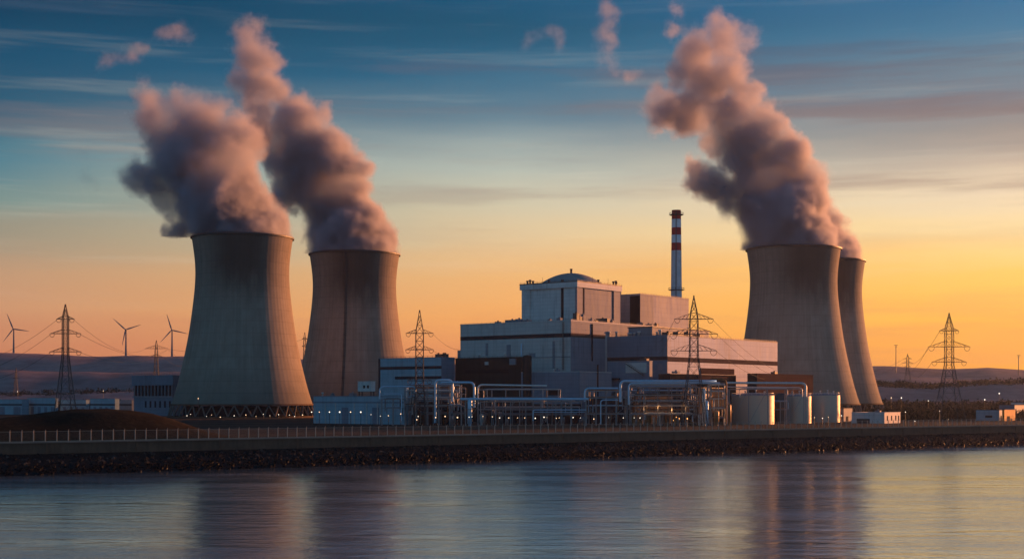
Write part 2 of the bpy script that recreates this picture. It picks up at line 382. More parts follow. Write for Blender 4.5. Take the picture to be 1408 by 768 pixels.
# rock armour
def ico(sub=1):
    bm = bmesh.new(); bmesh.ops.create_icosphere(bm, subdivisions=sub, radius=1); v = np.array([x.co[:] for x in bm.verts]); f = [tuple(x.index for x in y.verts) for y in bm.faces]; bm.free(); return v, f
iv, ifc = ico(1)
mb = MB()
for i in range(14000):
    s = rng.uniform(-250, 380); q = rng.uniform(0, 1)**.9*13.2-.4; r = rng.uniform(.28, .72)*rng.choice([.7, 1, 1.35])
    z = -.3+q*.43+rng.uniform(-.25, .25)
    A = rng.normal(size=(3, 3)); Q, _ = np.linalg.qr(A); sc = np.array([1, rng.uniform(.6, .9), rng.uniform(.45, .8)])
    vv = (iv*(1+rng.uniform(-.22, .22, size=(len(iv), 1)))*sc*r)@Q; c = sh(s, q, z)
    mb.add(vv+np.array(c), ifc)
props(mb.build('rock_armour', M['rock']), 'tumbled grey and black boulders piled along the foot of the sea wall', 'rocks', kind='stuff')
# grassy mound at the left
mb = MB(); NS, NQ = 110, 26; vs = []
for i in range(NS+1):
    s = -420+i*(420-60)/NS
    for j in range(NQ+1):
        q = 18+j*62/NQ
        e = math.exp(-((s+130)/26)**2)
        base = .70*(1/(1+math.exp((s+102)/6.5)))+.34*e
        c = max(0.0, math.sin(math.pi*j/NQ))**.8
        hh = 10.6*base*c*(1+.05*mnoise.noise(Vector((s*.05, q*.1, 0))))+.35*mnoise.noise(Vector((s*.22, q*.22, 5)))*c
        vs.append(sh(s, q, GZ-.15+max(hh, -.1)))
mb.add(vs, [(i*(NQ+1)+j, (i+1)*(NQ+1)+j, (i+1)*(NQ+1)+j+1, i*(NQ+1)+j+1) for i in range(NS) for j in range(NQ)], True)
props(mb.build('grass_mound', M['grass']), kind='structure')
# grass verge with tufts behind the fence
mb = MB()
for i in range(9000):
    s = rng.uniform(-230, 380); q = rng.uniform(15.5, 46); p = sh(s, q, GZ-.05); h = rng.uniform(.25, .9); a = rng.uniform(0, 6.28); w = rng.uniform(.2, .6)
    dx_, dy_ = math.cos(a)*w, math.sin(a)*w
    mb.add([(p.x-dx_, p.y-dy_, p.z), (p.x+dx_, p.y+dy_, p.z), (p.x+dx_*.3+rng.uniform(-.2, .2), p.y+.1, p.z+h)], [(0, 1, 2)])
props(mb.build('rough_grass', M['grass']), 'low dark rough grass growing behind the sea wall fence', 'grass', kind='stuff')
# hills: ridges at three distances
def ridge_h(px, kx, lst):
    v = np.interp(px, [p for p, _ in lst], [y for _, y in lst]); return v
RID = [ # (distance, width, [(px, ridge y)])
 (3500, 420, [(-900, 478), (0, 485), (70, 487), (170, 490), (260, 489), (420, 494), (700, 502), (1000, 503), (1195, 503), (1250, 505), (1300, 507), (1350, 505), (1408, 508), (2300, 503)]),
 (2500, 260, [(-900, 505), (0, 508), (130, 512), (250, 510), (420, 514), (700, 522), (1100, 518), (1200, 521), (1240, 517), (1300, 520), (1408, 524), (2300, 520)]),
 (1950, 170, [(-900, 540), (0, 542), (200, 538), (420, 530), (900, 530), (1200, 528), (1290, 531), (1340, 527), (1408, 526), (2300, 530)]),
]
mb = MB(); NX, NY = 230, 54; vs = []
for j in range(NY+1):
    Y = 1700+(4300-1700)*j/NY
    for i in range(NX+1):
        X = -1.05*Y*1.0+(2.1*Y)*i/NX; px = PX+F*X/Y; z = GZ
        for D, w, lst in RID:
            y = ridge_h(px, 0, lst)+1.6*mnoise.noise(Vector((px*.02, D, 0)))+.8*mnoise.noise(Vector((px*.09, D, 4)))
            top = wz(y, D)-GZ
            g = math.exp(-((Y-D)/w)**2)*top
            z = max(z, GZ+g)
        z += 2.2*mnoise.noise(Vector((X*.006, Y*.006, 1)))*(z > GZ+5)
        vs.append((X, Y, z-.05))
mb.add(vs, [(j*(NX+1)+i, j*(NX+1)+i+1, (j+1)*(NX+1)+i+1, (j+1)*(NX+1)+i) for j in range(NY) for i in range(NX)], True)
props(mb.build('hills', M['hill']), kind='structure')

# ------------------------------------------------------------------ cooling towers
TPROF = [(17.5, 53.6), (19.5, 52.8), (30, 49.6), (42, 46.6), (52, 44.3), (62, 42.2), (73.5, 40.1), (84, 38.6), (95, 37.2), (106, 36.0), (117, 35.4), (126, 35.7), (135, 36.7), (141, 37.6), (145.6, 38.3)]
def smooth_prof(p, n):
    z = np.linspace(p[0][0], p[-1][0], n); r = np.interp(z, [a for a, _ in p], [c for _, c in p])
    k = np.array([1, 2, 3, 2, 1])/9; rp = np.pad(r, 2, mode='reflect', reflect_type='odd'); return list(zip(np.convolve(rp, k, 'valid'), z))
def cooling_tower(cx, cy_, label):
    t = thing('cooling_tower', label, 'cooling tower', (cx, cy_, GZ), 'hyperbolic cooling towers')
    pr = [(r, z-GZ) for r, z in smooth_prof(TPROF, 48)]
    inner = [(r-.9, z) for r, z in pr][::-1]
    mb = MB(); mb.lathe(pr+inner+[pr[0]], (cx, cy_, GZ), 128); she = mb.build('shell', M['tower'], t)
    top = pr[-1][1]; rt = pr[-1][0]
    mb = MB(); mb.lathe([(rt-.2, top-1.0), (rt+1.0, top-.9), (rt+1.1, top+.15), (rt-1.3, top+.15), (rt-1.3, top-1.0), (rt-.2, top-1.0)], (cx, cy_, GZ), 128, smooth=False); mb.build('rim', M['dsteel'], she)
    r0 = pr[0][0]
    mb = MB(); mb.lathe([(r0+.3, 9.1), (r0+.55, 9.1), (r0+.5, 10.2), (r0-.2, 10.2)], (cx, cy_, GZ), 128, smooth=False); mb.build('ring_beam', M['concrete'], t)
    mb = MB(); mb.lathe([(r0+4, -.1), (r0+4, 1.1), (r0+3.4, 1.1), (r0+3.4, .5), (0.01, .5)], (cx, cy_, GZ), 96, smooth=False); mb.build('basin', M['concrete'], t)
    # fill packs inside, dark
    mb = MB(); mb.lathe([(r0-9, .5), (r0-9, 8.5), (.01, 8.5)], (cx, cy_, GZ), 64, smooth=False); mb.build('fill_pack', M['dark'], t)
    n = 40; me = None
    for k in range(n):
        for sg in (-1, 1):
            a0 = 2*math.pi*k/n; a1 = a0+sg*math.pi/n
            if me is None or sg != last:
                pass
            mb = MB(); mb.beam((cx+(r0+2.2)*math.cos(a0), cy_+(r0+2.2)*math.sin(a0), GZ+.9), (cx+(r0-.1)*math.cos(a1), cy_+(r0-.1)*math.sin(a1), GZ+9.4), .85)
            mb.build('support_column', M['legs'], t); last = sg
    return t
T1 = cooling_tower(wx(333.5, 1083), 1083, 'largest grey cooling tower, nearest the dark mound, with all its legs in view')
TW = {1: (wx(333.5, 1083), 1083), 2: (wx(487.5, 1207), 1207), 3: (wx(1091, 1165), 1165), 4: (wx(1129.5, 1268), 1268)}
LBL = {2: 'cooling tower with a ladder up its side, behind the low pale blue shed',
       3: 'brownish cooling tower behind the round tanks, overlapping and partly hiding another tower',
       4: 'cooling tower mostly hidden behind the tower by the tanks, only its side showing'}
TT = {1: T1}
for k in (2, 3, 4):
    c = copy_tree(T1); c.location = (*TW[k], GZ); ORG[c.name] = Vector(c.location); c['label'] = LBL[k]; TT[k] = c
# ladder with cage and landings on tower two
mb = MB(); cx, cy_ = TW[2]; aL = R(-90-5)
pr = smooth_prof(TPROF, 60)
for i in range(len(pr)-1):
    for w in (-.35, .35):
        (r0, z0), (r1, z1) = pr[i], pr[i+1]
        tx = Vector((-math.sin(aL), math.cos(aL)))*w*1.6
        mb.beam((cx+(r0+.7)*math.cos(aL)+tx.x, cy_+(r0+.7)*math.sin(aL)+tx.y, z0), (cx+(r1+.7)*math.cos(aL)+tx.x, cy_+(r1+.7)*math.sin(aL)+tx.y, z1), .55)
for z in np.arange(30, 144, 9):
    r0 = np.interp(z, [q[1] for q in pr], [q[0] for q in pr]); X, Y = cx+(r0+.9)*math.cos(aL), cy_+(r0+.9)*math.sin(aL)
    mb.box(X-1.3, X+1.3, Y-.9, Y+.9, z, z+.25); mb.box(X-1.3, X+1.3, Y-.95, Y-.85, z+1.1, z+1.25)
mb.build('ladder', M['dsteel'], TT[2])

# ------------------------------------------------------------------ steam
def steam(name, label, group, D, blobs, dens=.20, fall=.24, clip=None, amp=15, seed=0, soft=8, cat='steam plume'):
    """a volume of uneven density inside a hull that follows its lobes"""
    rn = random.Random(seed)
    base = Vector((wx(blobs[0][0], D), D, clip if clip is not None else wz(blobs[0][1], D)))
    bl = []
    for i, (px, py, r) in enumerate(blobs):
        rr = r*1.13*D/F; bl.append((Vector((wx(px, D), D+(rn.uniform(-.35, .35)*rr if i > 1 else 0), wz(py, D)))-base, rr))
    bm = bmesh.new()
    for p, r in bl:
        bmesh.ops.create_icosphere(bm, subdivisions=3, radius=r*1.06+amp*.5+1.0, matrix=Matrix.Translation(p))
    me = bpy.data.meshes.new('hull'); bm.to_mesh(me); bm.free()
    tmp = bpy.data.objects.new('hull', me); C.objects.link(tmp)
    md = tmp.modifiers.new('r', 'REMESH'); md.mode = 'VOXEL'; md.voxel_size = 5.0
    dg = bpy.context.evaluated_depsgraph_get(); me2 = bpy.data.meshes.new_from_object(tmp.evaluated_get(dg))
    bpy.data.objects.remove(tmp); bpy.data.meshes.remove(me)
    if clip is not None:
        bm = bmesh.new(); bm.from_mesh(me2)
        r_ = bmesh.ops.bisect_plane(bm, geom=bm.verts[:]+bm.edges[:]+bm.faces[:], plane_co=(0, 0, .4), plane_no=(0, 0, -1), clear_outer=True)
        bmesh.ops.holes_fill(bm, edges=[e for e in bm.edges if e.is_boundary])
        bmesh.ops.recalc_face_normals(bm, faces=bm.faces)
        bm.to_mesh(me2); bm.free()
    me2.name = name; me2.materials.clear()
    o = bpy.data.objects.new(name, me2); C.objects.link(o); o.location = base
    props(o, label, cat, group)
    m, b = new_mat(name); t = b.n('ShaderNodeTexCoord').outputs['Object']
    w = b.noise(t, 1/48, 2, .5, out='Color'); w2 = b.vmath('SCALE', b.vmath('SUBTRACT', w, (.5, .5, .5)), amp*1.2)
    q = b.vmath('ADD', t, w2); d = None
    for p, r in bl:
        e = b.math('SUBTRACT', b.vmath('DISTANCE', q, tuple(p)), r)
        d = e if d is None else b.math('SMOOTH_MIN', d, e, 5.0)
    nz = b.noise(b.vmath('ADD', t, (seed*13.0, 5, 9)), 1/13, 7, .70)
    big = b.noise(b.vmath('ADD', t, (seed*7.0, 1, 2)), 1/42, 3, .5)
    H = max(p.z+r for p, r in bl); zz = b.n('ShaderNodeSeparateXYZ'); b.link(t, zz.inputs[0]); z = zz.outputs[2]
    am = b.maprange(z, 0, H, amp*1.3, amp*2.6) if clip is not None else amp*1.6
    zsep = b.n('ShaderNodeSeparateXYZ'); b.link(t, zsep.inputs[0])
    vo = b.n('ShaderNodeTexVoronoi'); vo.feature = 'F1'; b.link(b.vmath('ADD', q, b.vmath('SCALE', w, 14.0)), vo.inputs['Vector']); vo.inputs['Scale'].default_value = 1/15
    bil = b.math('MULTIPLY', b.math('SUBTRACT', .42, vo.outputs['Distance']), b.maprange(zsep.outputs[2], 0, 90, 9.0, 3.0))
    e = b.math('ADD', bil, b.math('SUBTRACT', b.math('MULTIPLY', b.math('SUBTRACT', nz, .45), am), d))
    sf = b.maprange(z, 0, H, soft*.6, soft*1.7) if clip is not None else soft*1.6
    f = b.maprange(e, -soft*.25, sf, 0, 1, smooth=True)
    if clip is not None: f = b.math('MULTIPLY', f, b.maprange(z, 0, H, dens, dens*fall))
    else: f = b.math('MULTIPLY', f, dens)
    f = b.math('MULTIPLY', f, b.maprange(big, .36, .58, .38, 1.25, smooth=True))
    pv = b.n('ShaderNodeVolumePrincipled'); pv.inputs['Color'].default_value = (.76, .76, .84, 1); b.link(f, pv.inputs['Density']); pv.inputs['Anisotropy'].default_value = .3
    b.link(pv.outputs[0], b.n('ShaderNodeOutputMaterial').inputs['Volume'])
    m.cycles.volume_step_rate = .38 if clip is not None else .5
    me2.materials.append(m); return o
SG = 'steam rising from the cooling towers'
P1 = [(333,330,60),(326,308,56),(306,282,56),(286,256,52),(250,300,20),(240,318,12),(246,285,24),(225,262,25),(192,240,22),(172,238,11),(300,235,50),(258,225,44),(318,200,38),(270,195,46),(235,190,34),(328,185,27),(220,165,30),(270,160,29),(297,150,16),(203,136,20),(198,116,10),(242,146,20)]
P2 = [(487,352,55),(482,330,53),(470,308,49),(460,285,44),(400,292,11),(393,275,17),(400,250,26),(448,258,46),(490,262,20),(500,235,15),(442,225,46),(402,210,38),(483,222,17),(410,185,38),(365,182,26),(440,165,17),(358,150,22),(402,152,24),(354,120,29),(380,120,17),(328,108,18),(350,80,27),(377,85,16),(343,50,19),(355,38,12)]
P3 = [(1092,342,57),(1085,320,55),(1070,298,52),(1022,307,11),(1004,288,17),(1055,270,48),(998,263,24),(966,245,22),(982,255,22),(958,228,14),(1100,270,35),(1112,245,23),(1064,235,46),(1022,215,28),(1084,213,31),(1028,192,34),(1052,172,25),(1000,163,32),(958,148,33),(920,150,29),(903,172,14),(902,128,16),(985,190,20),(942,176,18),(1020,135,25),(972,112,31),(1002,95,27),(936,100,20),(960,72,29),(1000,62,26),(1028,52,15),(928,40,11),(930,14,9),(990,33,13)]
P4 = [(1130,362,50),(1128,345,46),(1122,325,37),(1112,300,30),(1106,275,24)]
steam('steam_plume', 'pink and violet steam cloud drifting off the tall tower nearest the mound', SG, 1083, P1, clip=146.1, seed=1)
steam('steam_plume', 'tall steam cloud climbing off the tower with the ladder, twisting up into blue sky', SG, 1207, P2, clip=146.1, seed=2)
steam('steam_plume', 'tallest dark and orange steam cloud, rising off the tower by the round tanks', SG, 1165, P3, clip=146.1, seed=3)
steam('steam_plume', 'thin pink strip of steam off the half hidden tower behind the tanks', SG, 1268, P4, clip=146.1, seed=4)
WG = 'loose wisps of steam torn off the plumes'
steam('steam_wisp', 'torn dark pink wisp of steam high above the mound', WG, 1083, [(140,92,9),(152,86,10),(163,79,11),(174,74,11),(186,70,11),(198,66,9),(222,48,9),(232,42,12),(243,40,13),(254,42,11),(264,48,7)], dens=.05, amp=16, seed=6, cat='steam wisp')
steam('steam_wisp', 'faintest grey wisp of steam low in the sky above the lattice mast by the mound', WG, 1083, [(116,216,8),(119,230,9),(124,244,8),(129,258,7),(134,272,6)], dens=.035, amp=9, seed=7, cat='steam wisp')
steam('steam_wisp', 'upright reddish wisp of steam hanging high above the striped chimney', WG, 1165, [(824,18,8),(836,16,13),(848,20,8),(838,32,13),(837,48,13),(836,64,13),(834,80,12),(831,96,9),(846,104,8),(862,104,9),(878,98,9)], dens=.038, amp=15, seed=8, cat='steam wisp')
steam('steam_wisp', 'faint arched wisp of steam high above the reactor building', WG, 1165, [(722,66,6),(729,56,8),(740,47,9),(752,43,9),(764,48,10),(770,58,9),(766,70,7)], dens=.030, amp=13, seed=9, cat='steam wisp')

# ------------------------------------------------------------------ buildings
class Bld:
    """site-grid building from its near corner; u runs away to the right, v away to the left"""
    def __init__(s, name, label, pL, pC, pR, D, ytop, mat_l, cat='building', roof='roof', z0=None, Lu=None, Lv=None):
        k = (pC-PX)/F; s.c = Vector((k*D, D)); s.D = D; s.z1 = wz(ytop, D); s.z0 = GZ if z0 is None else z0
        kR = (pR-PX)/F; kL = (pL-PX)/F
        s.Lu = Lu or (kR-k)*D/(U.x-kR*U.y); s.Lv = Lv or (k-kL)*D/(-V.x+kL*V.y)
        s.t = thing(name, label, cat, (s.c.x, s.c.y, s.z0))
        mb = MB(); s.box(mb, 0, s.Lu, 0, s.Lv, s.z0-.3, s.z1); mb.build('walls', M[mat_l], s.t)
        mb = MB(); s.box(mb, .5, s.Lu-.5, .5, s.Lv-.5, s.z1, s.z1+.05); mb.build(roof, M['roof'], s.t)
    def pt(s, u, v, z): p = s.c+U*u+V*v; return Vector((p.x, p.y, z))
    def box(s, mb, u0, u1, v0, v1, z0, z1):
        mb.hexa([s.pt(u0, v0, z0), s.pt(u1, v0, z0), s.pt(u1, v1, z0), s.pt(u0, v1, z0), s.pt(u0, v0, z1), s.pt(u1, v0, z1), s.pt(u1, v1, z1), s.pt(u0, v1, z1)])
    def part(s, name, m, boxes, **kw):
        mb = MB()
        for q in boxes: s.box(mb, *q)
        return mb.build(name, M[m], s.t, **kw)
    def parapet(s, m='band', h=.9, th=.5, out=.15):
        z = s.z1
        s.part('parapet', m, [(-out, s.Lu+out, -out, th, z-.02, z+h), (-out, s.Lu+out, s.Lv-th, s.Lv+out, z-.02, z+h), (-out, th, th, s.Lv-th, z-.02, z+h), (s.Lu-th, s.Lu+out, th, s.Lv-th, z-.02, z+h)])
    def vfor(s, px):   # v on the left face for an image column
        k = (px-PX)/F; return (s.c.x-k*s.D)/(-V.x+k*V.y)
    def ufor(s, px):
        k = (px-PX)/F; return (k*s.D-s.c.x)/(U.x-k*U.y)
    def z(s, py): return wz(py, s.D)
    def lband(s, y0, y1, m, v0=None, v1=None, name='band', d=.12):
        v0 = -.05 if v0 is None else v0; v1 = s.Lv if v1 is None else v1
        s.part(name, m, [(-d, .2, v0, v1, s.z(y1), s.z(y0))])
    def rband(s, y0, y1, m, u0=None, u1=None, name='band', d=.12):
        u0 = -.05 if u0 is None else u0; u1 = s.Lu if u1 is None else u1
        s.part(name, m, [(u0, u1, -d, .2, s.z(y1), s.z(y0))])
def rail(B, u0, v0, u1, v1, h=1.3, name='railing'):
    mb = MB(); a = B.pt(u0, v0, B.z1); c = B.pt(u1, v1, B.z1); n = max(2, int((c-a).length/3.5))
    for i in range(n+1):
        p = a.lerp(c, i/n); mb.beam(p, p+Vector((0, 0, h)), .14)
    for hh in (h, h*.55): mb.beam(a+Vector((0, 0, hh)), c+Vector((0, 0, hh)), .12)
    mb.build(name, M['dsteel'], B.t)
def roof_unit(B, u, v, su, sv_, h, m='midgrey', name='roof_unit'):
    mb = MB(); z = B.z1
    B.box(mb, u, u+su, v, v+sv_, z+.3, z+h); B.box(mb, u+.2, u+su-.2, v+.2, v+sv_-.2, z, z+.3)
    B.box(mb, u-.15, u+su+.15, v-.15, v+sv_+.15, z+h, z+h+.15)
    p = B.pt(u+su*.5, v+sv_*.5, z+h+.15); mb.lathe([(.5, 0), (.5, .5), (.7, .55), (.7, .75), (.01, .8)], p, 12)
    mb.build(name, M[m], B.t)
def vent(B, u, v, z, h=2.2, r=.45, m='pipew', name='vent'):
    mb = MB(); p = B.pt(u, v, z); mb.lathe([(r, -.05), (r, h*.7), (r*1.7, h*.72), (r*1.5, h*.95), (.01, h)], p, 12); mb.build(name, M[m], B.t)

# A reactor hall (wide block)
A = Bld('reactor_hall', 'wide grey flat roofed hall carrying the domed block on its roof', 633, 785, 918, 880, 441, 'grey')
A.parapet('grey', .8)
A.lband(457.5, 463, 'band'); A.rband(457.5, 463, 'bandsun', u1=A.ufor(832))
A.part('wall_panel', 'pink', [(-.02, A.ufor(832), -.06, .2, GZ, A.z(463.2)), (-.02, A.Lu, -.06, .2, A.z(457.3), A.z1)])  # sun-facing side takes the darker cladding copy
A.part('downpipe', 'dark', [(A.ufor(813), A.ufor(813)+1.2, -.5, .2, A.z(495), A.z(443))])
A.part('plinth', 'midgrey', [(-.1, .2, -.05, A.Lv, GZ, A.z(520))])
A.part('stair_bay', 'midgrey', [(2, 22, A.Lv-.2, A.Lv+4.2, GZ, A.z(477))])
A.part('louvre', 'midgrey', [(-.4, .2, A.vfor(702), A.vfor(697), A.z(492), A.z(471))])
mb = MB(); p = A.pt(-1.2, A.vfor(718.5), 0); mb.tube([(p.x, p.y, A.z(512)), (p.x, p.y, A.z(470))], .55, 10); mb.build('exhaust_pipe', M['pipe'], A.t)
rail(A, .3, .3, .3, A.Lv-.3); rail(A, .3, .3, A.Lu-.3, .3)
for v, su, sv_, h in ((A.vfor(706), 4, 9, 2.4), (A.vfor(712), 3, 4, 2.8), (A.vfor(722), 5, 4, 1.9), (60, 3, 3, 1.6), (10, 2.4, 3, 2.2), (18, 2, 2, 1.6)):
    roof_unit(A, 2.5, v, su, sv_, h)
for px, sv_, h in ((797, 3, 5.4), (801, 3, 3.4), (806, 2, 5.0), (818, 3, 2.4), (823, 4, 1.8), (839, 9, 3.6), (846, 3, 2.6), (888, 5, 2.4), (900, 7, 2.2), (907, 4, 2.6)):
    roof_unit(A, A.ufor(px), 2.2, 2.8, sv_, h, 'dsteel' if px % 2 else 'midgrey')
for px0, px1, y0, y1 in ((668, 671, 468, 486), (760, 763, 468, 506), (728, 736, 484, 489)):
    A.part('louvre', 'midgrey', [(-.3, .1, A.vfor(px1), A.vfor(px0), A.z(y1), A.z(y0))])
mb = MB()
for w in (0, 1.1): mb.beam(A.pt(-.7, A.vfor(776)+w, A.z(508)), A.pt(-.7, A.vfor(776)+w, A.z(441)), .28)
for k in range(26): mb.beam(A.pt(-.7, A.vfor(776), A.z(508)+k*1.15), A.pt(-.7, A.vfor(776)+1.1, A.z(508)+k*1.15), .16)
mb.build('ladder', M['dsteel'], A.t)
A.part('cable_tray', 'midgrey', [(-.5, .1, A.vfor(784), A.vfor(730), A.z(490.6), A.z(489.6))])
# C reactor building on its roof
zr = A.z1
Cb = Bld('reactor_building', 'square pale domed reactor block standing on the roof of the wide hall', 719, 793, 851, 930, 387.5, 'white', z0=zr)
w_ = 1.6
Cb.part('crown_band', 'white', [(-w_, Cb.Lu+w_, -w_, Cb.Lv+w_, Cb.z(394.5), Cb.z1+.1)])
Cb.part('parapet', 'dsteel', [(-w_-.1, Cb.Lu+w_+.1, -w_-.1, -w_+.5, Cb.z1+.1, Cb.z1+.7), (-w_-.1, -w_+.5, -w_+.5, Cb.Lv+w_+.1, Cb.z1+.1, Cb.z1+.7)])
for (v0, v1) in ((0, 3.4), (Cb.Lv-6.5, Cb.Lv+.4)):
    Cb.part('corner_pier', 'white', [(-.9, .5, v0-.05, v1, Cb.z0, Cb.z(394.5))])
for (u0, u1) in ((-.9, 5.5), (Cb.Lu-7.5, Cb.Lu+.4)):
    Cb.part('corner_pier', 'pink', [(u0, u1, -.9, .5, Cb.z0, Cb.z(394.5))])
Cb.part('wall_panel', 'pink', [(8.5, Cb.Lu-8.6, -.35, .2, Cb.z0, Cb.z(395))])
Cb.part('recess', 'dark', [(-.1, .2, Cb.vfor(775), Cb.vfor(771.5), Cb.z0, Cb.z(383))])
Cb.part('recess', 'bandsun', [(5.6, 8.4, -.12, .2, Cb.z0, Cb.z(394.6))]); Cb.part('recess', 'bandsun', [(Cb.Lu-8.5, Cb.Lu-7.6, -.12, .2, Cb.z0, Cb.z(394.6))])
mb = MB(); cen = Cb.pt(Cb.Lu*.5, Cb.Lv*.5, Cb.z1); rd = 22.6; hd = wz(375.5, cen.y)-cen.z
mb.lathe([(rd*1.0, -.2), (rd, .6)]+[(rd*k, .6+(hd-.6)*(1-k*k)) for k in np.linspace(.999, .01, 14)], cen, 64); mb.build('dome', M['dome'], Cb.t)
mb = MB(); mb.lathe([(.75, 0), (.75, 2.6), (1.0, 2.6), (1.0, 3.2), (.01, 3.2)], cen+Vector((0, 0, hd-.2)), 12); mb.build('roof_vent', M['dsteel'], Cb.t)
for u, v, h in ((-1, Cb.Lv-7, 2.4), (-1, Cb.Lv-9.5, 1.6), (0, Cb.Lv-4, 2.0), (Cb.Lu-8, -1, 2.2), (Cb.Lu-5, -1, 2.8), (Cb.Lu-3, 0, 2.0), (24, -1, 2.2), (-1, 22, 1.5)):
    vent(Cb, u+.6, v+.6, Cb.z1+.1, h+1, .6, 'dsteel', 'roof_vent')
mb = MB()
for u, v in ((-.5, Cb.Lv*.62), (Cb.Lu*.35, -.5), (Cb.Lu*.72, -.5)):
    p = Cb.pt(u, v, Cb.z1); mb.beam(p, p+Vector((0, 0, 4.5)), .18)
mb.build('aerial', M['dsteel'], Cb.t)
rail(Cb, -1.4, -1.4, -1.4, Cb.Lv+1.4, 1.6); rail(Cb, -1.4, -1.4, Cb.Lu+1.4, -1.4, 1.6)
# D block behind
Db = Bld('boiler_house', 'tall pinkish block behind the wide hall at the foot of the striped chimney', 851, 880, 947, 985, 404.5, 'rose', Lv=38)
Db.part('corner_panel', 'midgrey', [(-.5, .2, 8.2, 38, GZ, Db.z1)]); Db.part('recess', 'dark', [(-.3, .2, -.05, 8.2, GZ, Db.z(406))])
Db.part('wall_panel', 'pink', [(-.1, Db.ufor(898), -.3, .2, GZ, Db.z1)])
Db.parapet('midgrey', .6); roof_unit(Db, 6, 25, 8, 8, 4.6)
rail(Db, .3, .3, Db.Lu-.3, .3)
# chimney
chx = wx(930, 1045)
ch = thing('chimney', 'slim tall chimney with red and white stripes at its top', 'chimney', (chx, 1045, GZ))
def chz(y): return wz(y, 1045)
def crad(y): return np.interp(y, [289, 398, 560], [6.3, 7.6, 9.0])*1045/F/1.0
for y0, y1, m in ((289, 301.5, 'red'), (301.5, 313, 'paint'), (313, 323, 'red'), (323, 334, 'paint'), (334, 344.5, 'red')):
    mb = MB(); mb.lathe([(crad(y1), chz(y1)), (crad(y0), chz(y0))]+([(crad(y0)-.6, chz(y0)), (crad(y0)-.6, chz(y1))] if y0 < 290 else []), (chx, 1045, 0), 40)
    mb.build('stripe', M[m], ch)
mb = MB(); mb.lathe([(crad(560), GZ-.2), (crad(344.5), chz(344.5))], (chx, 1045, 0), 40); mb.build('shaft', M['chim'], ch)
for y, r in ((295.5, 6.0), (398.5, 6.4)):
    mb = MB(); z = chz(y); r0 = crad(y)
    mb.lathe([(r0-.05, z-.5), (r0+1.8, z-.1), (r0+1.8, z+.15), (r0-.05, z+.15)], (chx, 1045, 0), 32, smooth=False)
    for k in range(14):
        a = 2*math.pi*k/14; q = Vector((chx+(r0+1.7)*math.cos(a), 1045+(r0+1.7)*math.sin(a), z)); mb.beam(q, q+Vector((0, 0, 1.6)), .16)
    mb.lathe([(r0+1.62, z+1.5), (r0+1.78, z+1.5), (r0+1.78, z+1.66), (r0+1.62, z+1.66), (r0+1.62, z+1.5)], (chx, 1045, 0), 32, smooth=False)
    mb.build('platform', M['dsteel'], ch)
mb = MB(); mb.beam((chx-1.0, 1045-4.9, GZ), (chx-.6, 1045-3.7, chz(291)), .5); mb.build('ladder', M['dsteel'], ch)
# B turbine hall
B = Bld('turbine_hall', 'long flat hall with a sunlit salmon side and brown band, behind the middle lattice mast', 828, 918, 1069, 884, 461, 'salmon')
B.part('shaded_side_wall', 'bluedark', [(-.35, .2, -.02, B.Lv, GZ, B.z1)])  # left face: shade painted in as dark blue cladding
B.lband(489.5, 494.5, 'band', d=.5)
B.rband(490, 496.5, 'bandsun')
B.part('loading_door', 'tan', [(B.ufor(963), B.ufor(1009), -.4, .2, B.z(513), B.z(504))])
B.parapet('midgrey', .5)
B.part('penthouse', 'midgrey', [(4, B.ufor(1000), 14, 32, B.z1, B.z1+5.8)]); B.part('penthouse_roof', 'dsteel', [(3.5, B.ufor(1000)+.6, 13.5, 32.5, B.z1+5.8, B.z1+6.4)])
rail(B, .3, .3, B.Lu-.3, .3); rail(B, .3, .3, .3, B.Lv-.3)
for px in (833, 836, 846, 863, 866, 871, 877, 902, 906):
    v = B.vfor(px); vent(B, 1.2, v, B.z1+.4, random.uniform(2.0, 4.6), random.uniform(.5, .8), 'pipew', 'roof_vent')
for px, su, sv_, h in ((925, 5, 5, 2.4), (938, 7, 4, 3.0), (952, 4, 4, 3.4), (968, 5, 5, 2.2)):
    roof_unit(B, B.ufor(px), 3, su, sv_, h, 'dsteel')
for px, y0, y1 in ((850, 497, 502), (905, 499, 508)): B.part('louvre', 'midgrey', [(-.6, .1, B.vfor(px+6), B.vfor(px), B.z(y1), B.z(y0))])
mb = MB()
for px, z0, z1 in ((813, 497, 525), (894, 495, 530)):
    p = B.pt(-1.0, B.vfor(px) if px > 830 else B.Lv+3, 0); mb.beam((p.x, p.y, B.z(z1)), (p.x, p.y, B.z(z0)), .5)
mb.build('downpipe', M['dsteel'], B.t)
# annex under the left wall of the turbine hall
An = Bld('annex', 'grey annex with outside stairs between the wide hall and the turbine hall', 836, 893, 897, 850, 496.5, 'bluedark')
An.parapet('midgrey', .4); An.part('wall_panel', 'grey', [(-.4, .1, 2, 17, An.z(512), An.z(498))])
mb = MB()
for i in range(10):
    a = An.pt(-1.0, 3+i*1.3, An.z(516)+i*.75); An.box(mb, -1.8, -.05, 3+i*1.3, 4.2+i*1.3, An.z(516)+i*.75, An.z(516)+i*.75+.2)
mb.beam(An.pt(-1.8, 3, An.z(516)+1.2), An.pt(-1.8, 16, An.z(516)+8.7), .15); mb.beam(An.pt(-1.8, 3, An.z(516)-.1), An.pt(-1.8, 16, An.z(516)+7.4), .4)
mb.build('staircase', M['dsteel'], An.t); An.part('doorway', 'dark', [(-.15, .1, 6, 9, An.z(506), An.z(500))]); roof_unit(An, 3, 4, 3, 5, 1.8, 'dsteel')
An.part('canopy', 'dark', [(-2.5, .1, An.Lv-9, An.Lv-1, An.z(521), An.z(519))])
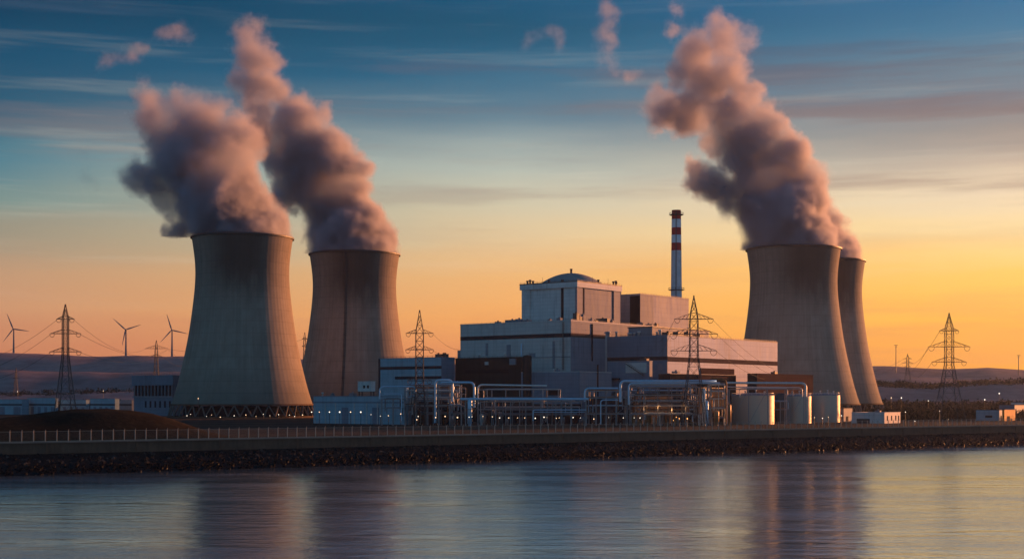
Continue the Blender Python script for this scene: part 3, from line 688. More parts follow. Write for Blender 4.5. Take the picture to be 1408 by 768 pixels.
# I low block in front of the reactor hall
Ib = Bld('switchgear_building', 'low block with one shaded slate side and one sunlit pink side before the wide hall', 717, 797, 841, 820, 511, 'pink')
Ib.part('shaded_side_wall', 'bluedark', [(-.3, .2, -.02, Ib.Lv, GZ, Ib.z1)]); Ib.parapet('grey', .4)  # shaded left side painted in a tone of its own
Ib.part('downpipe', 'dark', [(Ib.ufor(821), Ib.ufor(821)+.8, -.5, .1, Ib.z(547), Ib.z(500))])
Ib.part('window_strip', 'dark', [(-.42, -.2, Ib.vfor(772), Ib.vfor(752), Ib.z(543), Ib.z(535))]); roof_unit(Ib, 2, Ib.vfor(765), 2, 3, 1.6); vent(Ib, 2, 20, Ib.z1)
# J dark brown building
J = Bld('workshop', 'dark brown windowless block between the pale blue hall and the wide hall', 626, 717, 727, 852, 491, 'brown')
J.parapet('brown', .4); rail(J, .2, .2, .2, J.Lv-.2)
J.part('wall_box', 'midgrey', [(-1.2, .1, J.vfor(710), J.vfor(702), J.z(501), J.z(492.5))]); J.part('wall_unit', 'grey', [(-.8, .1, J.vfor(672), J.vfor(667.5), J.z(500.5), J.z(496))])
J.part('window', 'dark', [(-.1, .1, J.vfor(700), J.vfor(640), J.z(512), J.z(507))])
for px in (655, 690): vent(J, 3, J.vfor(px), J.z1, 3)
mb = MB(); p = P(725, 0, 842); mb.lathe([(2.6, 0), (2.6, wz(490, 842)-GZ), (2.1, wz(488.5, 842)-GZ), (.01, wz(487.5, 842)-GZ)], (p.x, p.y, GZ), 28)
mb2 = mb.build('storage_silo', M['brown'], org=(p.x, p.y, GZ)); props(mb2, 'dark brown upright silo at the end of the windowless block', 'silo')
# K pale blue hall
K = Bld('blue_hall', 'pale blue hall with two dark horizontal bands beside the dark brown block', 521, 607, 625, 868, 491, 'blue')
K.lband(502.5, 506.5, 'band'); K.lband(516.5, 520.5, 'band', 0.0, K.vfor(543), name='window_band')
K.part('shaded_end_wall', 'bluedark', [(-.02, K.Lu, -.3, .2, GZ, K.z1)]); K.parapet('bluedark', .3)  # end wall's darker blue paints in the neighbouring block's shade
K.part('edge_strip', 'band', [(-.3, .1, K.Lv-1.2, K.Lv+.2, GZ, K.z1)]); rail(K, .2, .2, .2, K.Lv-.2)
for px in (596, 603, 611): roof_unit(K, 5, max(1, K.vfor(px)), 3, 3, 2.2, 'dsteel')
# H brown blocks under the turbine hall
H1 = Bld('pump_house', 'low brown block in front of the cooling tower beside the salmon hall', 1036, 1041, 1118, 900, 513.5, 'tan', Lv=7)
H1.parapet('tan', .3); H1.part('doorway', 'dark', [(-.2, .1, .5, 6.5, GZ, H1.z(516))]); roof_unit(H1, 30, 3, 4, 3, 1.6, 'dsteel')
H2 = Bld('equipment_shelter', 'low black building under the salmon wall behind the middle lattice mast', 917, 921, 1012, 845, 513.5, 'dark', Lv=8)
H2.parapet('midgrey', .3); H2.part('door_panel', 'tan', [(H2.ufor(960), H2.ufor(1002), -.2, .1, H2.z(530), H2.z(515))]); roof_unit(H2, 12, 2, 3, 4, 1.6)
# L low blue hall by the tower
L = Bld('low_hall', 'long low pale blue shed in front of the cooling towers, lamps before it', 431, 556, 566, 765, 544.5, 'blue')
L.lband(552, 554, 'bluedark'); L.parapet('bluedark', .25)
for px in (434, 448, 462, 488, 505, 520, 541): L.part('pilaster', 'grey', [(-.3, .1, L.vfor(px), L.vfor(px)+.7, GZ, L.z(554))])
for px in (470, 512): L.part('shutter_door', 'bluedark', [(-.2, .1, L.vfor(px+9), L.vfor(px), GZ, L.z(560))])
roof_unit(L, 2, L.vfor(482), 3, 3, 1.6); roof_unit(L, 3, L.vfor(452), 2, 2, 1.2); vent(L, 2, L.vfor(440), L.z1, 2.4)
Lb = Bld('plant_cabin', 'small white cabin raised behind the low blue shed', 492, 510, 516, 790, 524, 'white', z0=wz(537, 790))
Lb.parapet('grey', .2); 
Lb.part('stilt', 'dsteel', [(.3, .8, .3, .8, GZ, Lb.z0), (.3, .8, Lb.Lv-.8, Lb.Lv-.3, GZ, Lb.z0), (Lb.Lu-.8, Lb.Lu-.3, .3, .8, GZ, Lb.z0), (Lb.Lu-.8, Lb.Lu-.3, Lb.Lv-.8, Lb.Lv-.3, GZ, Lb.z0)])
Lb.part('window', 'dark', [(-.08, .1, 1.5, 3, Lb.z0+1.5, Lb.z0+3.2), (-.08, .1, 4.5, 6, Lb.z0+1.5, Lb.z0+3.2)])
Lb.part('deck', 'dsteel', [(-2, Lb.Lu+1, -6, Lb.Lv+1, Lb.z0-.45, Lb.z0-.32)])
# control building at left
Mb = Bld('control_building', 'blue grey tiered building with a colonnade of dark windows, left of the first cooling tower', 184, 238, 252, 1150, 515.5, 'bluedark')
Mb.part('upper_band', 'bluedark', [(-1.2, Mb.Lu, -1.2, Mb.Lv+1.2, Mb.z(529), Mb.z1+.1)]); Mb.part('window_band', 'dark', [(-.1, .2, 0, Mb.Lv, Mb.z(544), Mb.z(529.3))])
for i in range(12): Mb.part('column', 'midgrey', [(-1.0, .1, i*Mb.Lv/11.5, i*Mb.Lv/11.5+.9, Mb.z(544), Mb.z(529.3))])
Mb.part('sill_band', 'midgrey', [(-1.0, .2, -.5, Mb.Lv+.5, Mb.z(546), Mb.z(544))]); rail(Mb, -.5, 0, -.5, Mb.Lv, 2.4)
for i in range(6): Mb.part('window', 'dark', [(-.1, .2, 3+i*6.3, 5.2+i*6.3, Mb.z(560), Mb.z(551))])
# far left long sheds
for i, (pL, pC, pR, D, y, m, lb) in enumerate([(-60, 30, 40, 1250, 549, 'blue', 'long low blue shed beyond the mound at the edge of the site'), (37, 76, 80, 1240, 547, 'blue', 'pale blue shed beyond the mound beside the first lattice mast'),
        (82, 118, 123, 1260, 549.5, 'blue', 'framed shed directly behind the first lattice mast'), (124, 158, 164, 1230, 548, 'blue', 'narrow blue shed between the lattice mast and the tiered building'), (160, 181, 186, 1270, 550, 'bluedark', 'smallest slate shed touching the tiered building')]):
    X = Bld('storage_shed', lb, pL, pC, pR, D, y, m); X.parapet('bluedark', .4); X.lband(555, 557, 'band')
    for k in range(4): X.part('shutter_door', 'bluedark', [(-.2, .1, 2+k*X.Lv/4.3, 2+k*X.Lv/4.3+X.Lv/10, GZ, X.z(559))])
# white building at right
Wb = Bld('gatehouse', 'small white flat roofed building with square windows in front of the half hidden tower', 1171, 1216, 1238, 800, 567, 'white')
Wb.parapet('white', .25)
for u in (.16, .42, .68, .86): Wb.part('window', 'dark', [(Wb.Lu*u, Wb.Lu*u+1.3, -.08, .1, Wb.z0+1.6, Wb.z0+4.4)])
Wb.part('wall_recess', 'band', [(-.1, .1, Wb.vfor(1196), Wb.vfor(1178), Wb.z0, Wb.z0+2.6)]); roof_unit(Wb, 3, 4, 2, 3, 1.1)
for a in [((1342, 1374, 1380), 900, 563.5, 'blue', 'warehouse', 'long pale warehouse beyond the right hand lattice mast'), ((1378, 1381, 1396), 880, 563, 'orange', 'kiosk', 'small building with a bright orange lit face beside the pale warehouse'),
          ((1374, 1395, 1412), 980, 556.5, 'bluedark', 'depot', 'slate roofed depot rising behind the orange building'), ((1150, 1160, 1172), 870, 561, 'midgrey', 'substation_hut', 'small grey hut between the round tanks and the white building'),
          ((1390, 1440, 1450), 1100, 553, 'white', 'distribution_shed', 'pale shed cut by the picture edge behind the slate depot')]:
    X = Bld(a[4], a[5], *a[0], a[1], a[2], a[3]); X.parapet('roof', .3); X.part('shutter_door', 'band', [(1+X.Lu*.2, 1+X.Lu*.45, -.1, .1, GZ, GZ+3.2)]); X.part('window', 'dark', [(-.1, .1, X.Lv*.3, X.Lv*.6, GZ+2, GZ+3.4)])

# ------------------------------------------------------------------ tanks
def tank(px, D, r, ytop, label, ribs=False):
    X = wx(px, D); h = wz(ytop, D)-GZ
    t = thing('storage_tank', label, 'storage tank', (X, D, GZ), 'round steel storage tanks')
    mb = MB(); mb.lathe([(r, -.2), (r, h)], (X, D, GZ), 72); mb.build('shell', M['tank'], t)
    mb = MB(); mb.lathe([(r+.12, h-.4), (r+.12, h), (r*.5, h+r*.07), (.01, h+r*.1)], (X, D, GZ), 72); rf = mb.build('roof', M['midgrey'], t)
    mb = MB()
    for z in (h*.28, h*.56, h*.82): mb.lathe([(r-.02, z), (r+.1, z), (r+.1, z+.22), (r-.02, z+.22)], (X, D, GZ), 72, smooth=False)
    mb.build('stiffener', M['tank'], t)
    mb = MB(); n = 28
    for k in range(n):
        a = 2*math.pi*k/n; q = Vector((X+(r-.2)*math.cos(a), D+(r-.2)*math.sin(a), GZ+h)); mb.beam(q, q+Vector((0, 0, 1.2)), .1)
    mb.lathe([(r-.25, h+1.1), (r-.12, h+1.1), (r-.12, h+1.22), (r-.25, h+1.22), (r-.25, h+1.1)], (X, D, GZ), 48, smooth=False); mb.build('railing', M['pipew'], rf)
    mb = MB()   # spiral stair
    for k in range(30):
        a = R(10)+k*R(3.6); z = GZ+k*h/30; q = Vector((X+(r+.6)*math.cos(a), D+(r+.6)*math.sin(a), z)); mb.box(q.x-.6, q.x+.6, q.y-.5, q.y+.5, z, z+.12)
        if k: mb.beam(pq+Vector((0, 0, 1.1)), q+Vector((0, 0, 1.1)), .12)
        pq = q
    mb.build('stairway', M['dsteel'], t)
    for dx_, hh in ((-r*.4, 1.6), (r*.1, 2.0), (r*.5, 1.3)):
        mb = MB(); mb.lathe([(.35, 0), (.35, hh), (.6, hh), (.5, hh+.4), (.01, hh+.5)], (X+dx_, D-r*.3, GZ+h+.4), 10); mb.build('vent', M['pipew'], rf)
tank(1035, 785, 11.8, 542.8, 'widest steel tank, first of the row beside the brown bent pipe')
tank(1096, 812, 8.0, 543.5, 'narrow middle tank of the row under the end of the long white pipe')
tank(1134.5, 850, 8.8, 542.3, 'round tank at the far end of the row in front of the tower legs')
mb = MB(); X = wx(1074, 800); mb.lathe([(3.4, 0), (3.4, 16.2), (2.6, 17), (.01, 17.4)], (X, 800, GZ), 32)
props(mb.build('storage_silo', M['dsteel'], org=(X, 800, GZ)), 'dark upright silo squeezed between the two nearer round tanks', 'silo')

# ------------------------------------------------------------------ large pipes and racks
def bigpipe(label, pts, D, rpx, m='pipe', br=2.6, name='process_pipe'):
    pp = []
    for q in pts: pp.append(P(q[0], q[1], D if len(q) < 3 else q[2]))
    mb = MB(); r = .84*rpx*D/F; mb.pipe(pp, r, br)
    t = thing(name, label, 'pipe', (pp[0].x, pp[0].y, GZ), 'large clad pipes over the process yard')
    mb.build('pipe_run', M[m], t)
    for i in range(len(pp)-1):   # flanges on the longer runs
        a, c = pp[i], pp[i+1]; Ln = (c-a).length
        for k in range(1, int(Ln/14)+1):
            p = a.lerp(c, k/(int(Ln/14)+1)); d = (c-a).normalized(); mb = MB(); mb.tube([p-d*.18, p+d*.18], r*1.22, 12); mb.build('flange', M[m], t)
GY = 583.5
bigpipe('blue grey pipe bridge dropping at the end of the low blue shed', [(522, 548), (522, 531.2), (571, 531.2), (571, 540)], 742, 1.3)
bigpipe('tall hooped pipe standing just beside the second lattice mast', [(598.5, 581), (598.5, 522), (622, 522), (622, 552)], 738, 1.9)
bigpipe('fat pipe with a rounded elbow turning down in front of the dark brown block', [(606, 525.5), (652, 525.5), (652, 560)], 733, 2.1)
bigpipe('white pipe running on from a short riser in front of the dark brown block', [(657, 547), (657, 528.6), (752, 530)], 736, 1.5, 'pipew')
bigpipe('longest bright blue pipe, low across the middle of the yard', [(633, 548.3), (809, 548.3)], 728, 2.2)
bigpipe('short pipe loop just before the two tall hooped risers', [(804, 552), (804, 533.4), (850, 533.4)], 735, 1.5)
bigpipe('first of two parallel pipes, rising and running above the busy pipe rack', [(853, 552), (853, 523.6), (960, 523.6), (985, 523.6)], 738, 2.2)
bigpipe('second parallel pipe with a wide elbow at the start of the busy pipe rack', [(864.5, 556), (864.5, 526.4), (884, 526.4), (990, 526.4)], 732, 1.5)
bigpipe('brown bent pipe coming down to the ground just before the widest round tank', [(978, 520.5), (998.5, 520.5), (998.5, 582)], 729, 1.4, 'rust')
bigpipe('long white pipe above the round tanks, bending down at its end', [(1000, 526), (1108, 526.5), (1108, 545)], 762, 1.9, 'pipew')
bigpipe('thinner pale pipe below the long white one above the tanks', [(1001, 531.5), (1103, 532.5), (1103, 545)], 766, .9, 'pipew')
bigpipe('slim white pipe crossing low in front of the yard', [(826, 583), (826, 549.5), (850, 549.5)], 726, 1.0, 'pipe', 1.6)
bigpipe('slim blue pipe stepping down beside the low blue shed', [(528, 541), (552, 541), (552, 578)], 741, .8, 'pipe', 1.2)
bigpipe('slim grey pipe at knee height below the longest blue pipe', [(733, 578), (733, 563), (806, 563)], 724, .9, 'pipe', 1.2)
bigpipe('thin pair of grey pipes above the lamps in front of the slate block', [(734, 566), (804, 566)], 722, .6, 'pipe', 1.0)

rackp = {}
def rack(px0, px1, D, levels, depth, bay, label, fill=None, seed=0, wpost=.42):
    """steel pipe rack: rows of posts, a beam per level, pipes lying on the levels, valves and small vessels between"""
    rn = random.Random(seed); x0, x1 = wx(px0, D), wx(px1, D); n = max(1, round((x1-x0)/bay)); zs = [wz(y, D) for y in levels]; zt = max(zs)
    t = thing('pipe_rack', label, 'pipe rack', (x0, D, GZ), 'steel pipe racks in the process yard')
    key = ('post', round(zt, 2), wpost); me = None
    mb = MB(); mb.box(x0-wpost/2, x0+wpost/2, D-wpost/2, D+wpost/2, GZ-.1, zt); p0 = mb.build('post', M['steel'], t); me = p0.data
    for j, yy in enumerate((0, depth)):
        for i in range(n+1):
            if i == 0 and j == 0: continue
            o = bpy.data.objects.new('post', me); C.objects.link(o); o.parent = t; o.location = (i*(x1-x0)/n, yy, 0); ORG[o.name] = ORG[t.name]
    for z in zs:
        for yy in (0, depth):
            mb = MB(); mb.box(x0, x1, D+yy-.17, D+yy+.17, z-.5, z-.06); mb.build('beam', M['steel'], t)
        mb = MB()
        for i in range(n+1):
            X = x0+i*(x1-x0)/n; mb.box(X-.15, X+.15, D+.2, D+depth-.2, z-.48, z-.1)
        mb.build('crossbeam', M['dsteel'], t)
    for i in range(n):   # a diagonal brace in some bays
        if rn.random() < .35:
            a = x0+i*(x1-x0)/n; c = x0+(i+1)*(x1-x0)/n; k = rn.randrange(len(zs)-1) if len(zs) > 1 else 0
            z0_, z1_ = (zs[k], zs[k+1]) if len(zs) > 1 else (GZ, zs[0])
            mb = MB(); mb.beam((a, D+.02, z0_), (c, D+.02, z1_-.3), .2); mb.build('brace', M['steel'], t)
    if fill:
        for z in zs:
            for k in range(fill):
                yy = D+.6+rn.random()*(depth-1.2); r = rn.choice([.12, .16, .22, .34]); a = x0+rn.random()*(x1-x0)*.25; c = x1-rn.random()*(x1-x0)*.25
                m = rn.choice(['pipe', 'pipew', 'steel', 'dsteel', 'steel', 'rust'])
                pts = [(a, yy, z+r)]
                if rn.random() < .6: pts.insert(0, (a, yy, max(GZ, z-rn.uniform(3, 7))))
                pts.append((c, yy, z+r))
                if rn.random() < .6: pts.append((c, yy, max(GZ, z-rn.uniform(3, 7))))
                mb = MB(); mb.pipe(pts, r, 1.0, 6); mb.build('pipe', M[m], t)
    return t, x0, x1, zs
rack(556, 634, 745, [556, 546, 537, 529], 9, 6.5, 'grey pipe rack around the foot of the second lattice mast', 9, 1)
rack(657, 772, 748, [562, 547, 534.5], 8, 7.8, 'open pipe rack carrying a flat top rail in front of the dark brown block', 6, 2)
rack(640, 806, 730, [551.2], 4, 8.0, 'long single level rack under the longest blue pipe', None, 3)
rack(806, 862, 742, [568, 557, 546, 536.5], 8, 5.2, 'small rack between the longest blue pipe and the hooped risers', 9, 4)
rack(866, 962, 741, [568.5, 557, 550, 542, 531.5], 12, 7.8, 'busy rack packed with pipes and glowing orange between its decks', 15, 5, .38)
rack(976, 1000, 741, [573, 560, 547, 537, 528], 9, 4.2, 'narrow multi level rack beside the bent brown pipe', 8, 6)
rack(1003, 1108, 770, [534], 5, 9.5, 'high rack holding the long white pipe above the round tanks', 2, 7)
rack(524, 556, 744, [560, 548], 6, 5.0, 'low rack at the end of the low blue shed', 3, 8)
rack(1060, 1086, 795, [562, 551], 5, 5.0, 'small rack hidden between the two nearer round tanks', 3, 9)
rack(562, 640, 758, [568, 558, 549, 541, 533], 6, 4.6, 'taller rack row behind the one at the second lattice mast', 6, 21, .3)
rack(664, 800, 760, [569, 559, 551], 6, 5.4, 'second rack row behind the open rack in front of the dark brown block', 6, 22, .3)
rack(868, 958, 757, [563, 553, 545, 537, 529], 6, 5.0, 'rear rack row behind the busy glowing rack', 7, 23, .28)
# upright vessels and exchangers in the yard, one thing each
def vessel(px, D, r, h, m, label, skirt=1.0):
    X = wx(px, D); t = thing('process_vessel', label, 'vessel', (X, D, GZ), 'upright vessels and drums in the process yard')
    mb = MB(); mb.lathe([(r*.7, 0), (r*.7, skirt), (r, skirt+.4), (r, h-.6*r), (r*.8, h-.2*r), (.01, h)], (X, D, GZ), 18); dr = mb.build('drum', M[m], t)
    mb = MB(); mb.tube([(X, D, GZ+h-.1), (X, D, GZ+h+.9), (X+r*1.6, D, GZ+h+.9)], .16, 6); mb.build('nozzle', M['steel'], dr)
    if h > 7:
        mb = MB(); mb.lathe([(r, h*.62), (r+1.0, h*.62), (r+1.0, h*.62+.15), (r, h*.62+.15)], (X, D, GZ), 18, smooth=False); mb.build('platform', M['dsteel'], t)
rn = random.Random(11)
for i in range(34):
    px = rn.uniform(868, 962); D = rn.uniform(744, 752); r = rn.uniform(.45, 1.1); h = rn.choice([3.2, 4.5, 5.8, 7.5])
    vessel(px, D, r, h, rn.choice(['ochre', 'ochre', 'pipew', 'steel', 'rust']), 'small drum among the crowded drums inside the busy glowing rack')
for i in range(26):
    px = rn.choice([rn.uniform(560, 640), rn.uniform(660, 860)]); vessel(px, rn.uniform(750, 766), rn.uniform(.6, 1.5), rn.uniform(3, 9), rn.choice(['steel', 'dsteel', 'grey', 'brown']), 'dim grey drum standing behind the open pipe racks')
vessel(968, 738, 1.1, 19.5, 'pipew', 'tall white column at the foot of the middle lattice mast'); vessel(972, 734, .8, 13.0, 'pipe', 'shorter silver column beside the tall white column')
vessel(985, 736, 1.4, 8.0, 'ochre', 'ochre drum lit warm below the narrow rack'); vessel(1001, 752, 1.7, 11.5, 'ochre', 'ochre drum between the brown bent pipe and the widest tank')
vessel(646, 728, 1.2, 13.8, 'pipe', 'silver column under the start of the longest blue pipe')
# dark yard sheds behind the racks
for pL, pC, pR, D, y, m, lb in ((560, 632, 650, 775, 552, 'band', 'low dark shed behind the rack at the second lattice mast'), (655, 760, 800, 790, 556, 'band', 'long dark shed under the white pipe in front of the slate block'), (806, 870, 930, 780, 545, 'band', 'dark shed behind the hooped risers and the busy rack'), (925, 960, 1000, 775, 533, 'band', 'dark tall shed just behind the middle lattice mast')):
    X = Bld('yard_shed', lb, pL, pC, pR, D, y, m); X.parapet('dsteel', .3)
    for k in range(5): X.part('doorway', 'dark', [(-.1, .1, X.Lv*(.05+.19*k), X.Lv*(.05+.19*k)+3, GZ, GZ+3.4)])
    roof_unit(X, 2, X.Lv*.4, 3, 3, 1.8, 'dsteel')
# yard light inside the busy rack
def point(px, py, D, e, c, rad=.6):
    l = bpy.data.lights.new('yard_light', 'POINT'); l.energy = e; l.color = c; l.shadow_soft_size = rad
    o = bpy.data.objects.new('yard_light', l); C.objects.link(o); o.location = P(px, py, D)
for px, py in ((888, 562), (906, 560), (924, 563), (941, 561)): point(px, py, 740, 170, (1, .45, .14))
point(991, 553, 733, 200, (1, .6, .4)); point(986, 524, 735, 150, (1, .62, .45))

# ------------------------------------------------------------------ lamps
def lamp(px, py, D, label, group, m='lamp', r=.42, zb=None, arm=True):
    r *= .62*(.7+.6*((px*7.31) % 1)); m = 'lampw' if m == 'lamp' and (px*3.77) % 1 < .4 else m
    X = wx(px, D); z = wz(py, D); zb = GZ if zb is None else zb
    t = thing('yard_lamp', label, 'lamp', (X, D, zb), group)
    mb = MB(); mb.tube([(X, D+.5, zb-.1), (X, D+.5, z+.5), (X, D, z+.45)], [.14, .1, .08], 6); po = mb.build('pole', M['dsteel'], t)
    mb = MB(); mb.lathe([(.01, -r), (r*.8, -r*.6), (r, 0), (r*.8, r*.6), (.01, r)], (X, D, z), 10); mb.build('lamp_head', M[m], po)
for px in (428.5, 439, 453, 467, 482, 496): lamp(px, 566+(px > 430)*.0, 718, 'white lamp in the row in front of the low pale blue shed', 'lamps before the low blue shed', r=.5)
for px, py in ((510, 569.5), (523, 571.5), (534, 571), (551, 568.5)): lamp(px, py, 718, 'dimmer lamp between the low blue shed and the second lattice mast', 'lamps by the end of the shed', r=.34)
for px, py in ((573, 576.5), (575, 572), (599, 573.5), (612, 572), (629, 573.5)): lamp(px, py, 716, 'lamp near the ground around the foot of the second lattice mast', 'lamps around the second mast', r=.42)
for px, py, r in ((645, 573, .3), (649, 572.5, .35), (664, 572, .25), (677, 572.5, .3), (687, 574, .35), (699.5, 574, .45), (711.5, 574, .4), (721.5, 574, .42), (736, 574.5, .62), (748, 573, .42), (752, 573.5, .25), (765, 574.5, .4), (769, 574, .3), (788, 573.5, .5), (798, 574, .28), (816.5, 575.5, .4), (837, 573.5, .22), (857, 574, .3), (872, 574, .3), (880, 574, .35)):
    lamp(px, py, 716, 'white lamp in the line along the front of the open pipe racks', 'lamps along the pipe racks', r=r)
for px, py in ((926, 577.5), (930, 573), (934, 575), (945, 575)): lamp(px, py, 716, 'warm orange lamp in front of the busy pipe rack', 'warm lamps by the busy rack', 'lampo', .38)
for px, py in ((257, 571), (262, 569), (284, 572), (291, 570), (303, 573), (322, 571), (338, 570), (352, 572), (362, 569), (371, 571), (383, 569.5), (398, 570), (405, 572), (416, 570)):
    lamp(px, py, 1018, 'tiny lamp in front of the legs of the cooling tower nearest the mound', 'lamps before the tower legs', r=.42)
lamp(272.5, 547.5, 1024, 'single lamp high on a pole in front of the tall tower nearest the mound', 'single yard lamps')
for px, py in ((1120, 573.5), (1131, 574.5), (1139, 573), (1157, 571)): lamp(px, py, 738, 'lamp in front of the last round tank', 'lamps by the last tank', r=.36)
for px, py, D in ((1225.5, 546.5, 1300), (1239.5, 546.5, 1300), (1276.5, 550.5, 1250), (1354, 549, 1300), (1374, 540.5, 1400)): lamp(px, py, D, 'distant lamp on the dark land beyond the towers', 'distant lamps', r=.8)
for px, py in ((1245, 566), (1258, 578.5), (1292, 564.5), (1304, 576), (1342, 582)): lamp(px, py, 760, 'dim lamp on the flat ground around the last lattice mast', 'lamps around the last mast', r=.28)
lamp(142, 537, 1350, 'lone distant lamp seen above the sheds beyond the mound', 'single yard lamps', r=.7)
lamp(24, 538, 1350, 'lone distant lamp beyond the mound near the picture edge', 'single yard lamps', r=.5)

# ------------------------------------------------------------------ lattice pylons
def pylon(px, D, ytop, arms, wb_px, label, waist=None, thick=1.0, rot=0.0, zb=GZ, name='lattice_pylon', ww=None, loops=True):
    X = wx(px, D); zt = wz(ytop, D); Hh = zt-zb; wb = wb_px*D/F; t = thing(name, label, 'pylon', (X, D, zb), 'lattice electricity pylons')
    zarm = [wz(y, D)-zb for y, _ in arms]; zlow = min(zarm); ww = (wb*.30 if ww is None else ww*D/F)
    def half(z):
        if z < zlow*.96: return wb+(ww-wb)*(z/(zlow*.96))**.9
        zp = max(zarm)+1.0
        if z < zp: return ww
        return max(.12, ww*(1-(z-zp)/(Hh-zp)))
    levels = [0.0]; 
    while levels[-1] < Hh-1.2: levels.append(min(Hh, levels[-1]+max(2.0 if D < 1200 else 6.5, 2.1*half(levels[-1]))))
    levels[-1] = Hh
    T_ = .36*thick; t2 = .15*thick; mb = MB()
    cr, sr = math.cos(rot), math.sin(rot)
    def q(x, y, z): return Vector((X+x*cr-y*sr, D+x*sr+y*cr, zb+z))
    S4 = [(-1, -1), (1, -1), (1, 1), (-1, 1)]
    for z0, z1 in zip(levels, levels[1:]):
        h0, h1 = half(z0), half(z1)
        for i in range(4):
            (ax, ay), (bx, by) = S4[i], S4[(i+1) % 4]
            mb.beam(q(ax*h0, ay*h0, z0), q(ax*h1, ay*h1, z1), T_ if z0 < zlow else T_*.8)
            mb.beam(q(ax*h0, ay*h0, z0), q(bx*h1, by*h1, z1), t2); mb.beam(q(bx*h0, by*h0, z0), q(ax*h1, ay*h1, z1), t2)
            if z0 > 0: mb.beam(q(ax*h0, ay*h0, z0), q(bx*h0, by*h0, z0), t2)
    mb.build('lattice_body', M['pylon'], t)
    att = []
    for (y, hw), z in zip(arms, zarm):
        L_ = hw*D/F; hh = half(z); top = z+max(1.6, L_*.28)
        mb = MB()
        for sg in (-1, 1):
            tip = q(sg*L_, 0, z)
            for s2 in (-1, 1):
                mb.beam(q(sg*hh, s2*hh, z), tip, T_*.7); mb.beam(q(sg*hh*.9, s2*hh*.9, top), tip, t2*1.1)
                for k in (.25, .5, .75):
                    a = q(sg*hh, s2*hh, z).lerp(tip, k); c = q(sg*hh*.9, s2*hh*.9, top).lerp(tip, max(0, k-.2)); mb.beam(a, c, t2*.8)
            att.append(q(sg*L_, 0, z-.6))
        for s2 in (-1, 1): mb.beam(q(-hh, s2*hh, z), q(hh, s2*hh, z), T_*.6)
        arm = mb.build('cross_arm', M['pylon'], t)
        if loops:
            for sg in (-1, 1):
                mb = MB(); e = q(sg*L_, 0, z); r_ = max(1.2, L_*.14)
                pts = [q(sg*(L_-r_*.1)+sg*r_*math.sin(a)*0-sg*r_*(1-math.cos(a)), -r_*.2, z-.2-r_*1.35*math.sin(a)) for a in np.linspace(0, math.pi, 9)]
                mb.tube(pts, .13*thick, 5); mb.build('insulator_string', M['pylon'], arm)
    return att, t
a1, _ = pylon(90, 735, 418, [(438.5, 12.5), (458.5, 21.5), (483.5, 22)], 14, 'lattice pylon with three arms rising behind the dark mound', ww=3.6)
a2, _ = pylon(577, 742, 426, [(458, 19), (480.5, 19.5), (523, 17)], 9, 'lattice pylon in front of the pale blue hall with two bands', ww=5.2)
a3, _ = pylon(954, 722, 406, [(438.5, 27), (459, 33), (482, 32)], 17, 'lattice pylon standing in front of the sunlit salmon hall', ww=5.5)
a4, _ = pylon(1305, 900, 430, [(454.5, 13.5), (476.5, 29), (497.5, 24)], 18, 'lattice pylon standing alone on the flat land past the towers', ww=5)
a5, _ = pylon(215, 1500, 467.5, [(479, 16), (490, 9)], 6, 'small distant pylon behind the tiered control building', thick=1.1, loops=False)
a6, _ = pylon(1248, 2300, 486, [(493, 6), (499, 8), (504, 5)], 5, 'tiny far pylon on the hazy slope between towers and last mast', thick=1.2, loops=False, zb=40)
a7, _ = pylon(419, 1500, 456.5, [(466, 4), (476, 4)], 5, 'thin crane like lattice mast glimpsed between the first two cooling towers', thick=1.1, loops=False)
a8, _ = pylon(22, 1900, 505, [(520, 5)], 4, 'faint thin mast against the purple hill above the mound', thick=1.0, loops=False, zb=14)
def mast(px, D, y0, y1, label):
    X = wx(px, D); z0, z1 = wz(y1, D), wz(y0, D); mb = MB(); mb.tube([(X, D, z0-14), (X, D, z1)], [1.2, .8], 6); mb.box(X-4, X+4, D-.5, D+.5, z1-1.2, z1); mb.box(X-2.4, X+2.4, D-.5, D+.5, z1-6, z1-5)
    props(mb.build('radio_mast', M['pylon'], org=(X, D, z0)), label, 'mast', 'far masts on the skyline')
mast(1232, 3300, 474, 504, 'thin far mast on the skyline beside the last tower'); mast(1400.5, 3300, 488, 508, 'thin far mast on the skyline near the picture edge')
# slim pole in front of the brown hill etc.
def wire(a, c, sag, label, r=.09, group='overhead power cables'):
    a = Vector(a); c = Vector(c); mb = MB(); pts = []
    for t in np.linspace(0, 1, 22):
        p = a.lerp(c, t); p.z -= sag*4*t*(1-t); pts.append(p)
    mb.tube(pts, r, 4); props(mb.build('power_cable', M['wire'], org=a), label, 'cable', group)
for i in (0, 2, 4):
    wire(a1[i], P(-60, 500+(i*6), 950), 6, 'cable slung from the pylon by the mound towards the picture edge')
for i in (1, 3, 5):
    wire(a1[i], a5[1 if i > 1 else 0], 9, 'cable slung between the pylon by the mound and the small distant pylon')
for i in (1, 3): wire(a5[i], P(262, 492+i*4, 1800), 4, 'cable running on from the small distant pylon behind the tower', .12)
for i in (1, 3): wire(a2[i], A.pt(1, A.Lv-.5, A.z(470+i*6)), 2.5, 'cable from the second pylon to the end of the wide hall')
for i in (1, 3, 5): wire(a3[i], P(1068, 505+i*4, 970), 3.0, 'cable sweeping from the middle pylon across the salmon wall', .10)
for i in (0, 2): wire(a3[i], P(905, 470+i*8, 840), 2.0, 'cable dropping from the middle pylon to the turbine hall roof')
for i in (0, 2, 4): wire(a4[i], a6[i], 14, 'cable from the lone pylon to the tiny far pylon', .12)
for i in (0, 2): wire(a6[i], P(1180, 512+i*4, 2500), 6, 'cable running from the tiny far pylon behind the towers', .16)
wire(a5[1], a7[0], 8, 'cable passing behind the tower nearest the mound', .12)

